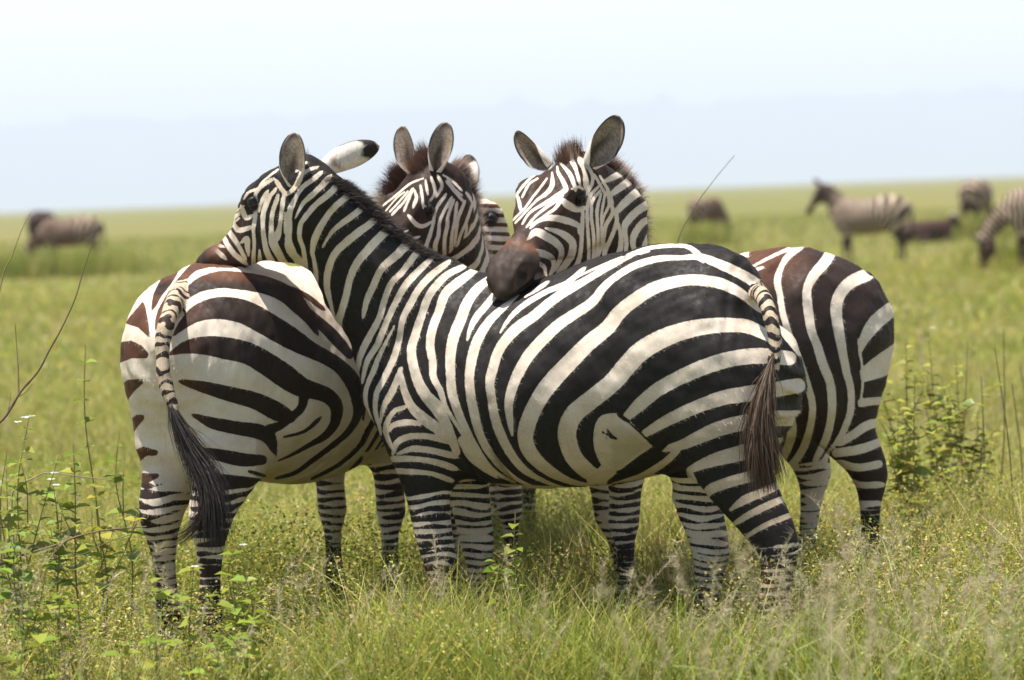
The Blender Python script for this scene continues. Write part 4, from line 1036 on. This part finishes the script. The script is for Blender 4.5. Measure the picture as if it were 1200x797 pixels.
# ------------------------------------------------------------------ grass
MAT_GRASS = vcol_material('grass_blades', 0.5, 0.3, 0.42)
PAL = np.array([(.27,.345,.048), (.35,.385,.062), (.185,.245,.040), (.42,.385,.090), (.52,.43,.16), (.60,.48,.26)]) * 1.0
def frustum_points(n, d0, d1, wide, seed):
    r = np.random.default_rng(seed)
    d = np.sqrt(r.uniform(d0 ** 2, d1 ** 2, n)); x = r.uniform(-1, 1, n) * (d * .16 * wide + .4)
    return np.stack([x, d, np.zeros(n)], 1), r
def patch(x, y, sc, seed):
    """smooth 0..1 field for clumps"""
    r = np.random.default_rng(seed); f = np.zeros(len(x))
    for k in range(9):
        a = r.uniform(0, 6.28); q = sc * r.uniform(.5, 2.2)
        f += np.sin((x * math.cos(a) + y * math.sin(a)) * q + r.uniform(0, 6.28)) / 3.2
    return 1 / (1 + np.exp(-2.2 * f))
def blades(name, n, d0, d1, h0, h1, w0, w1, segs, seed, palw, wide=1.35, lean=.35, flower=0.0):
    P, r = frustum_points(n, d0, d1, wide, seed)
    cl = patch(P[:, 0], P[:, 1], 2.2, seed + 1); dry = patch(P[:, 0], P[:, 1], 1.0, seed + 2)
    h = (h0 + (h1 - h0) * r.random(n) ** 1.6) * (.55 + .8 * cl) * np.where((P[:, 0] < -.55) & (P[:, 1] < 12), .68, 1.0)
    pick = np.array([r.choice(len(PAL), p=palw) for _ in range(1)])
    pw = np.cumsum(palw); idx = np.searchsorted(pw, np.clip(r.random(n) * .8 + (dry - .5) * .35 + .1, 0, .999))
    c = PAL[np.minimum(idx, len(PAL) - 1)] * r.uniform(.45, 1.45, (n, 1))
    tipd = np.stack([r.normal(0, lean, n), r.normal(0, lean, n), np.ones(n)], 1)
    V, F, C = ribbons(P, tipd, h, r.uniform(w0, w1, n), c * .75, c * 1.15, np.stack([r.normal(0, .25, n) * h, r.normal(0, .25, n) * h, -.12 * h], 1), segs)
    return V, F, C
def leaflets(n, d0, d1, z0, z1, s0, s1, seed, cols, wide=1.35):
    """small loose leaves of low herbs, each a bent two-face leaf"""
    P, r = frustum_points(n, d0, d1, wide, seed)
    cl = patch(P[:, 0], P[:, 1], 2.6, seed + 1); keep = r.random(n) < .25 + .9 * cl; P = P[keep]; n = len(P); cl = cl[keep]
    P[:, 2] = (z0 + (z1 - z0) * r.random(n)) * (.5 + .8 * cl)
    a = r.uniform(0, 6.28, n); el = r.normal(.25, .5, n); s = r.uniform(s0, s1, n)[:, None]
    d = np.stack([np.cos(a) * np.cos(el), np.sin(a) * np.cos(el), np.sin(el)], 1); q = unit(np.cross(d, np.array([0, 0, 1.0]) + r.normal(0, .4, (n, 3))))
    nn = np.cross(q, d)
    V = np.stack([P, P + d * s * .55 + q * s * .30 + nn * s * .08, P + d * s, P + d * s * .55 - q * s * .30 + nn * s * .08], 1).reshape(-1, 3)
    F = np.arange(4 * n).reshape(-1, 4)
    c = np.array(cols)[r.integers(0, len(cols), n)] * r.uniform(.7, 1.3, (n, 1))
    C = np.hstack([np.repeat(c, 4, 0), np.ones((4 * n, 1))])
    return V, F, C
def join(parts):
    Vs, Fs, Cs, o = [], [], [], 0
    for V, F, C in parts: Vs.append(V); Fs.append(F + o); Cs.append(C); o += len(V)
    return np.concatenate(Vs), np.concatenate(Fs), np.concatenate(Cs)
pw_near = np.array([.17, .20, .15, .20, .17, .11]); pw_far = np.array([.2, .22, .1, .22, .17, .09])
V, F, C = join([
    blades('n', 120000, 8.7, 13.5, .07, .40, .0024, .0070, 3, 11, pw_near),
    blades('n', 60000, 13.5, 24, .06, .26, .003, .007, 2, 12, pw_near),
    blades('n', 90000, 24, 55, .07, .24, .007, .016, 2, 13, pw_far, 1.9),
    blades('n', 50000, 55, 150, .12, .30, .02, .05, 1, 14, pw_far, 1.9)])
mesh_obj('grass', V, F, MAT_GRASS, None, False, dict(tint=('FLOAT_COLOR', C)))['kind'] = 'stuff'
herb = [(.40, .25, .12), (.12, .19, .028), (.17, .25, .032), (.60, .52, .28), (.27, .32, .045), (.36, .36, .055), (.44, .38, .07), (.21, .27, .038), (.48, .39, .10), (.55, .46, .07)]
herb = [tuple(1.0 * q for q in c) for c in herb]
V, F, C = join([leaflets(300000, 8.8, 14, .03, .32, .006, .017, 21, herb), leaflets(100000, 14, 26, .03, .22, .009, .022, 22, herb), leaflets(30000, 26, 60, .05, .25, .03, .07, 23, herb, 1.2)])
mesh_obj('ground_herbs', V, F, MAT_GRASS, None, False, dict(tint=('FLOAT_COLOR', C)))['kind'] = 'stuff'

# tall seeding grass: long pale culms with loose feathery heads
def culms(spots, seed):
    r = np.random.default_rng(seed); parts = []
    n = len(spots); B = np.array([s[:2] + (0,) for s in spots], float); H = np.array([s[2] for s in spots])
    tip = np.stack([r.normal(.03, .13, n), r.normal(0, .10, n), np.ones(n)], 1); bend = np.stack([r.normal(.05, .22, n) * H, r.normal(0, .10, n) * H, -.05 * H], 1)
    cg = np.array([(.34, .36, .11), (.60, .53, .30), (.48, .45, .18)])[r.integers(0, 3, n)] * r.uniform(.8, 1.2, (n, 1))
    parts.append(ribbons(B, tip, H, r.uniform(.003, .0058, n), cg, cg * 1.1, bend, 6))
    tu = unit(tip)
    # leaves on the culms
    m = 3; t = r.uniform(.15, .6, (n, m)); rt = (B[:, None] + tu[:, None] * (H[:, None] * t)[..., None] + bend[:, None] * (t ** 2)[..., None]).reshape(-1, 3)
    ld = np.repeat(tu, m, 0) * .8 + r.normal(0, .45, (n * m, 3)); hl = np.repeat(H, m) * r.uniform(.2, .4, n * m)
    cl = np.repeat(cg * np.array([.8, 1.0, .7]), m, 0)
    parts.append(ribbons(rt, ld, hl, r.uniform(.003, .006, n * m), cl, cl, np.stack([r.normal(0, .06, n * m), r.normal(0, .06, n * m), -.25 * hl], 1), 4))
    # feathery heads
    m = 70; t = 1 - .33 * r.random((n, m)) ** 1.1
    rt = (B[:, None] + tu[:, None] * (H[:, None] * t)[..., None] + bend[:, None] * (t ** 2)[..., None]).reshape(-1, 3)
    ld = np.repeat(tu, m, 0) + r.normal(0, .55, (n * m, 3)); hl = r.uniform(.02, .075, n * m) * np.repeat(H / .9, m)
    ch = np.repeat(np.array([(.58, .51, .34), (.52, .45, .28), (.46, .37, .26)])[r.integers(0, 3, n)], m, 0) * r.uniform(.75, 1.25, (n * m, 1))
    parts.append(ribbons(rt, ld, hl, r.uniform(.0012, .0028, n * m), ch, ch, np.stack([r.normal(0, .01, n * m), r.normal(0, .01, n * m), -.25 * hl], 1), 2))
    return join(parts)
r_ = np.random.default_rng(31); sp = []
for _ in range(85):      # right front
    d = r_.uniform(7.6, 10.0); px = 1200 - 430 * r_.random() ** 1.25
    top = r_.uniform(570, 720) + (0 if px > 850 else 60)
    h = CAM[2] - (top - (226.5 - (px - 600) * .0358)) * d / FPX
    sp.append(((px - 600) / FPX * d, d, float(np.clip(h, .3, 1.0))))
for _ in range(150):      # along the front
    d = r_.uniform(8.6, 10.4); px = r_.uniform(-150, 1250); top = r_.uniform(610, 780)
    h = CAM[2] - (top - (226.5 - (px - 600) * .0358)) * d / FPX
    sp.append(((px - 600) / FPX * d, d, float(np.clip(h, .2, .8))))
for _ in range(14):      # a few close ones, soft in the lens
    d = r_.uniform(5.0, 6.6); px = 1220 - 420 * r_.random() ** 1.3; top = r_.uniform(585, 740)
    h = CAM[2] - (top - (226.5 - (px - 600) * .0358)) * d / FPX
    sp.append(((px - 600) / FPX * d, d, float(np.clip(h, .4, 1.1))))
for _ in range(160):     # behind
    d = r_.uniform(12.5, 34); px = r_.uniform(-100, 1300); sp.append(((px - 600) / FPX * d, d, float(r_.uniform(.3, .62))))
tuftP = []
for px, d, nn in ((40, 72, 700), (75, 72, 700), (110, 74, 600), (829, 82, 500), (1146, 78, 700), (1182, 52, 300)):
    gx = (px - 600) / FPX * d; q = np.stack([gx + r_.normal(0, .8 if px < 800 else .4, nn), d + r_.uniform(-1.5, .5, nn), np.zeros(nn)], 1); h = r_.uniform(.3, .75, nn)
    c = PAL[r_.integers(0, 5, nn)]
    tuftP.append(ribbons(q, np.stack([r_.normal(0, .25, nn), r_.normal(0, .2, nn), np.ones(nn)], 1), h, r_.uniform(.02, .05, nn), c * .8, c * 1.1, np.stack([r_.normal(0, .1, nn), 0 * h, -.05 * h], 1), 2))
V, F, C = join([culms(sp, 33)] + tuftP)
mesh_obj('tall_grass', V, F, MAT_GRASS, None, False, dict(tint=('FLOAT_COLOR', C)))['kind'] = 'stuff'
# ------------------------------------------------------------------ the far herd
def far_zebra(px, py, yaw, sc, label, graze=False, dark=.35, ph=0.0, turn=0.0, name='zebra', grey=.7):
    o = on_ground(px, py); z = Zebra(o, math.radians(yaw), sc); z.torso()
    s = sc
    if graze:
        z.head(np.array([1.02, turn, .52]) * s, np.array([1.12, turn * 1.3, .08]) * s, up=(1, 0, .3), hs=s)
        z.neck([[.44*s,0,.98*s,.19*s,.14*s],[.64*s,turn*.2*s,.90*s,.165*s,.12*s],[.84*s,turn*.6*s,.72*s,.135*s,.09*s],[.98*s,turn*s*.9,.56*s,.11*s,.08*s]])
    else:
        z.head(np.array([.86, turn * .6, 1.52]) * s, np.array([1.16, turn * 1.6, 1.14]) * s, hs=s)
        z.neck([[.43*s,0,.98*s,.19*s,.14*s],[.56*s,0,1.12*s,.17*s,.12*s],[.70*s,turn*.25*s,1.30*s,.145*s,.095*s],[.81*s,turn*.5*s,1.43*s,.115*s,.08*s]])
    z.leg(FRONT, .13, .04 + ph); z.leg(FRONT, -.13, -.06 - ph); z.leg(HIND, .13, -.08 + ph); z.leg(HIND, -.13, .10 - ph)
    z.tail([[-.70*s,0,1.15*s,.035*s,.035*s],[-.79*s,0,1.05*s,.03*s,.03*s],[-.80*s,.02,.80*s,.028*s,.028*s],[-.79*s,.03,.55*s,.04*s,.04*s]])
    es = []
    for sd in (1, -1):
        es.append((z.H(0, sd * .06, .02), unit(z.hw + .35 * sd * z.hl - .1 * z.hn), unit(z.hn * .6 + sd * z.hl), .17 * s, .085 * s))
    def post(z, V, N, p2, lab, coat, tint, bro, dirt_shade): dirt_shade[:] = .75; coat -= grey * .8
    z.finish(name, label, 'zebras far off on the plain', .022, None, ears=es, fine='none', dark=dark, eye=False, post=post)
    z.mane(1500, .05, .08, (.05, .035, .03), (.09, .06, .045), spread=.02, striped=False)
    return z
far_zebra(1020, 312, 166, .93, 'far zebra standing side on, head up, above the rump of the right zebra', turn=.10)
far_zebra(1232, 318, 172, 1.0, 'far zebra grazing with its nose in the grass, cut off by the right edge', graze=True)
far_zebra(1146, 279, 66, 1.08, 'far zebra seen from behind as a round pale rump, near the right edge', dark=.6, graze=True, grey=1.3)
far_zebra(829, 281, 48, .90, 'far small zebra with a dark head, alone above the back of the middle zebra', graze=True, dark=.6, grey=1.5)
far_zebra(84, 318, 178, 1.0, 'far zebra with striped rump at the left, side on, head lowered', graze=True, dark=.5, grey=1.3)
far_zebra(52, 309, 84, 1.13, 'far dark zebra standing behind the side-on one at the left', graze=True, dark=.25, grey=2.6)
def lying_calf(px, py):
    o = on_ground(px, py); z = Zebra(o, math.radians(20), 1.0)
    Y = np.array([0, 1.0, 0])
    z.t = z.add('torso', [[-.62,0,.16,.12,.12],[-.45,0,.26,.22,.22],[-.1,0,.27,.25,.26],[.3,0,.28,.24,.22],[.5,0,.30,.17,.15]], Y, k=.06)
    z.head(np.array([.74, .06, .60]), np.array([1.0, .16, .38]), hs=.75)
    z.neck([[.42,0,.32,.16,.12],[.56,.02,.42,.13,.09],[.70,.05,.55,.09,.07]])
    for sd in (1, -1):
        z.add('leg', [[.38,sd*.16,.16,.09,.07],[.62,sd*.2,.08,.05,.045],[.40,sd*.26,.05,.035,.035]], Y, k=.05); z.add('leg', [[-.4,sd*.18,.2,.14,.09],[-.08,sd*.27,.1,.06,.05],[-.42,sd*.33,.05,.035,.035]], Y, k=.05)
        z.legs += [(z.chains[-2], sd, 0), (z.chains[-1], sd, 0)]
    z.tail([[-.62,0,.2,.03,.03],[-.75,.05,.1,.025,.025],[-.8,.2,.04,.02,.02]])
    es = [(z.H(0, sd * .05, .02), unit(z.hw + .6 * sd * z.hl), unit(z.hn * .6 + sd * z.hl), .13, .07) for sd in (1, -1)]
    def post(z, V, N, p2, lab, coat, tint, bro, dirt_shade): coat[:] = -3; bro[:] = .35
    z.finish('resting_calf', 'dark calf lying in the far grass just behind the rump of the far side-on zebra', None, .025, None, ears=es, fine='none', eye=False, post=post, cat='calf')
lying_calf(1086, 285)

# ------------------------------------------------------------------ weeds, twigs and stalks
MAT_LEAF = vcol_material('weed_leaves', .42, .4, .45)
MAT_STEM = vcol_material('dry_stems', .8, .2)
MAT_PETAL = vcol_material('white_petals', .7, .2, .3)
def tube(pts, r0, r1, col, k=6, n=5):
    c = spline(np.array(pts, float), 5); m = len(c); t = np.linspace(0, 1, m)
    T = unit(np.gradient(c, axis=0)); s1 = unit(np.cross(T, np.array([.3, .9, .1]))); s2 = np.cross(T, s1)
    a = np.linspace(0, 2 * math.pi, n, endpoint=False); r = (r0 + (r1 - r0) * t)[:, None, None]
    kn = 1 + .25 * (np.sin(t * 61) > .93)[:, None, None]
    V = (c[:, None] + (np.cos(a)[None, :, None] * s1[:, None] + np.sin(a)[None, :, None] * s2[:, None]) * r * kn).reshape(-1, 3)
    g = np.arange(m * n).reshape(m, n); h = np.roll(g, -1, 1)
    F = np.stack([g[:-1], h[:-1], h[1:], g[1:]], -1).reshape(-1, 4)
    C = np.tile([*col, 1.0], (m * n, 1)); C[:, :3] *= rng.uniform(.85, 1.15, (m * n, 1))
    return V, F, C, c
def leaf(p, d, ln, wd, col, r):
    d = unit(d); q = unit(np.cross(d, np.array([0, 0, 1.0]) + r.normal(0, .25, 3))); nn = np.cross(q, d)
    t = np.array([0, .3, .62, 1.0]); hw = np.array([.12, .95, .8, .03]) * wd / 2; dz = -.25 * ln * t ** 2
    mid = p + d * (ln * t)[:, None] + np.array([0, 0, 1.0]) * dz[:, None]
    Lf = mid + q * hw[:, None] + nn * (hw * .35)[:, None]; Rt = mid - q * hw[:, None] + nn * (hw * .35)[:, None]
    V = np.concatenate([Lf, mid, Rt]); F = np.array([[i, i + 1, 5 + i, 4 + i] for i in range(3)] + [[4 + i, 5 + i, 9 + i, 8 + i] for i in range(3)])
    return V, F, np.tile([*col, 1.0], (12, 1))
def weed(px, pt, d, label, seed, group, lf=.05, gap=.055, flowers=0, lean=0.0, branches=0, start=.15, green=(.235, .33, .05), root=None):
    r = np.random.default_rng(seed); top = at(px, pt, d); base = np.array([top[0] - lean, top[1] + r.uniform(-.05, .05), 0.0])
    H = top[2]; pts = [base, base * .6 + top * .4 + r.normal(0, .018, 3), base * .25 + top * .75 + r.normal(0, .015, 3), top]
    stems = [tube(pts, .0032, .0013, (.26, .21, .09))]
    for b in range(branches):
        f = r.uniform(.3, .7); p0 = base * (1 - f) + top * f; q = p0 + np.array([r.normal(0, .10), r.normal(0, .08), r.uniform(.4, .9) * (1 - f) * H])
        stems.append(tube([p0, (p0 + q) / 2 + r.normal(0, .01, 3), q], .0024, .001, (.27, .22, .09)))
    lv, fl = [], []
    for V, F, C, c in stems:
        L_ = np.linalg.norm(np.diff(c, axis=0), axis=1).sum(); n = max(2, int(L_ / gap)); a = r.uniform(0, 6.28)
        for i in range(n):
            f = start + (1 - start) * i / n
            p = np.array([np.interp(f, np.linspace(0, 1, len(c)), c[:, j]) for j in range(3)]); a += 1.9 + r.normal(0, .3)
            for s_ in (0, math.pi):
                if r.random() < .1: continue
                dd = np.array([math.cos(a + s_), math.sin(a + s_), r.uniform(-.05, .55)])
                k = lf * 1.3 * r.uniform(.55, 1.25) * (1.1 - .5 * f)
                lv.append(leaf(p, dd, k, k * .80, np.array(green) * r.uniform(.65, 1.35) * np.array([r.uniform(.9, 1.35), 1, 1]), r))
    for q in range(flowers):
        p = stems[0][3][-1] + r.normal(0, .018, 3); pet = []
        for k in range(5):
            an = k * 1.257 + r.uniform(0, .4); pet.append(leaf(p, np.array([math.cos(an), math.sin(an), .5]), .017, .012, np.array((.78, .76, .70)), r))
        fl.append(pet)
    V, F, C = join([s_[:3] for s_ in stems]); o = base.copy()
    ob = mesh_obj('weed_plant', V - o, F, MAT_STEM, None, True, dict(tint=('FLOAT_COLOR', C))); ob.location = o
    tag(ob, label, 'weed', group)
    V, F, C = join(lv); mesh_obj('leaves', V - o, F, MAT_LEAF, ob, True, dict(tint=('FLOAT_COLOR', C)))
    for pet in fl: V, F, C = join(pet); mesh_obj('flower', V - o, F, MAT_PETAL, ob, True, dict(tint=('FLOAT_COLOR', C)))
GL = 'leafy weeds at the left edge'
weed(100, 404, 10.9, 'tallest thin weed left of the left zebra, tip level with its rump', 41, GL, gap=.10, lean=-.02, flowers=0)
weed(34, 490, 10.1, 'weed at the left edge topped by a white flower', 42, GL, flowers=3, lean=.05, branches=3)
weed(8, 530, 9.9, 'leafy weed cut by the left edge below the dry branch', 43, GL, branches=3, lf=.055)
weed(62, 566, 10.3, 'low bushy weed with white blossom among the left weeds', 44, GL, flowers=4, branches=4)
weed(86, 520, 10.6, 'weed with pairs of round leaves just right of the flowering ones', 45, GL, branches=3, lf=.055)
weed(140, 505, 11.0, 'weed rising close beside the left hind leg of the left zebra', 46, GL, branches=2, lf=.055, gap=.075)
weed(22, 610, 9.6, 'dense dark-leaved weed low at the left edge', 47, GL, branches=3, lf=.06, green=(.20, .31, .045))
weed(112, 560, 10.5, 'yellow-green weed between the tallest weed and the left zebra', 48, GL, branches=3, green=(.29, .34, .05))
GF = 'small broad-leaved plants in the front grass'; lab_f = 'small broad-leaved plant in the grass under and in front of the zebras'
for i, (px, pt, d) in enumerate([(75,690,9.4),(176,715,9.2),(228,655,9.6),(245,690,9.3),(285,668,9.5),(300,705,9.1),(150,745,8.9),(245,735,8.9),(40,730,9.0),(275,640,9.8)]):
    weed(px, pt, d, lab_f, 60 + i, GF, lf=.058, gap=.06, flowers=1 if i in (2, 9) else 0, branches=1, start=.3, green=(.235, .33, .045))
weed(578, 652, 9.5, 'fresh green sprig standing before the front legs of the middle zebra', 81, None, lf=.06, gap=.05, start=.5, green=(.22, .33, .04))
weed(604, 600, 10.0, 'thin pale sprig behind the green one before the middle zebra', 82, None, lf=.045, gap=.08, start=.5)
GR = 'leafy stems of the bush right of the group'
for i, (px, pt) in enumerate([(1062,400),(1088,388),(1072,440),(1104,462),(1120,420),(1054,470),(1092,490),(1132,500),(1076,515),(1112,525),(1060,530),(1146,480),(1100,545),(1080,550)]):
    weed(px, pt, 12.9 + .7 * math.sin(i * 2.3), 'leafy stem of the bush just right of the right zebra', 90 + i, GR, lf=.050, gap=.055, branches=5, flowers=1 if i == 1 else 0, green=(.28, .335, .06))
GS = 'thin dry stalks standing right of the bush'
for i, (px, pt, ln) in enumerate([(1166,408,.05),(1150,440,-.04),(1186,450,.02),(1176,385,-.06),(1196,430,.03),(1134,400,-.1)]):
    top = at(px, pt, 12.3 + .3 * i); b = np.array([top[0] + ln, top[1], 0.])
    V, F, C, c = tube([b, (b + top) / 2 + np.array([.02, 0, 0]), top], .004, .0015, (.12, .10, .05))
    ob = mesh_obj('dry_stalk', V - b, F, MAT_STEM, None, True, dict(tint=('FLOAT_COLOR', C))); ob.location = b
    tag(ob, 'thin upright dry stalk right of the leafy bush', 'stalk', GS)
def twig(name, lines, label, cat='twig', col=(.17, .115, .065), r0=.0045):
    parts = []; o = None
    for i, (ln, ra, rb) in enumerate(lines):
        V, F, C, c = tube([at(*p) for p in ln], ra, rb, col); parts.append((V, F, C)); o = c[0] if o is None else o
    V, F, C = join(parts); ob = mesh_obj(name, V - o, F, MAT_STEM, None, True, dict(tint=('FLOAT_COLOR', C))); ob.location = o
    tag(ob, label, cat)
def gp(px, d):  # pixel row of the ground under a column at distance d
    p, _ = to_px(np.array([[(px - 600) / FPX * d, d, 0.0]])); return p[0]
def gnd(px, d): q = gp(px, d); return (q[0], q[1], d)
twig('dry_branch', [([gnd(-70, 10.2), (-40, 640, 10.2), (-15, 520, 10.2), (8, 486, 10.2), (25, 458, 10.2), (44, 436, 10.2), (58, 410, 10.2), (72, 385, 10.2), (88, 350, 10.2), (97, 320, 10.2), (109, 284, 10.2)], .006, .0012),
                    ([(22, 460, 10.2), (21, 430, 10.22), (19, 400, 10.25), (18, 380, 10.25)], .0026, .0012), ([(20, 466, 10.2), (30, 460, 10.18), (38, 450, 10.15)], .0018, .0008), ([(8, 486, 10.2), (11, 474, 10.2), (13, 460, 10.2)], .0015, .0008)],
     'bare brown dry branch leaning in from the left edge, forked once', 'branch')
twig('dry_branch', [([gnd(-60, 9.9), (-30, 690, 9.9), (0, 662, 9.9), (26, 651, 9.9), (62, 640, 9.95), (90, 629, 10), (120, 622, 10), (148, 619, 10), (172, 617, 10)], .0055, .0016),
                    ([(72, 636, 9.95), (80, 645, 9.9), (96, 650, 9.9), (125, 636, 9.95), (155, 626, 10)], .002, .001)], 'bare dry branch arching low from the left edge to the left zebra', 'branch')
twig('dry_branch', [([gnd(10, 10.8), (14, 600, 10.8), (20, 572, 10.8), (40, 560, 10.8), (56, 554, 10.8), (90, 558, 10.8), (132, 563, 10.8)], .003, .0015)], 'pale thin branch lying level among the left weeds', 'branch', (.30, .24, .17))
twig('grass_stalk', [([gnd(-10, 10.6), (-6, 420, 10.6), (2, 330, 10.6), (14, 300, 10.6), (26, 268, 10.6), (36, 249, 10.6)], .003, .001)], 'thin grass stalk crossing the far horizon at the left edge', 'stalk', (.24, .21, .10))
twig('grass_stalk', [([gnd(836, 11.9), (822, 500, 11.9), (800, 350, 11.9), (793, 290, 11.9), (812, 246, 11.9), (836, 212, 11.9), (861, 182, 11.9)], .0035, .0011)], 'long thin grass stalk sticking into the sky behind the middle zebra', 'stalk', (.16, .14, .09))
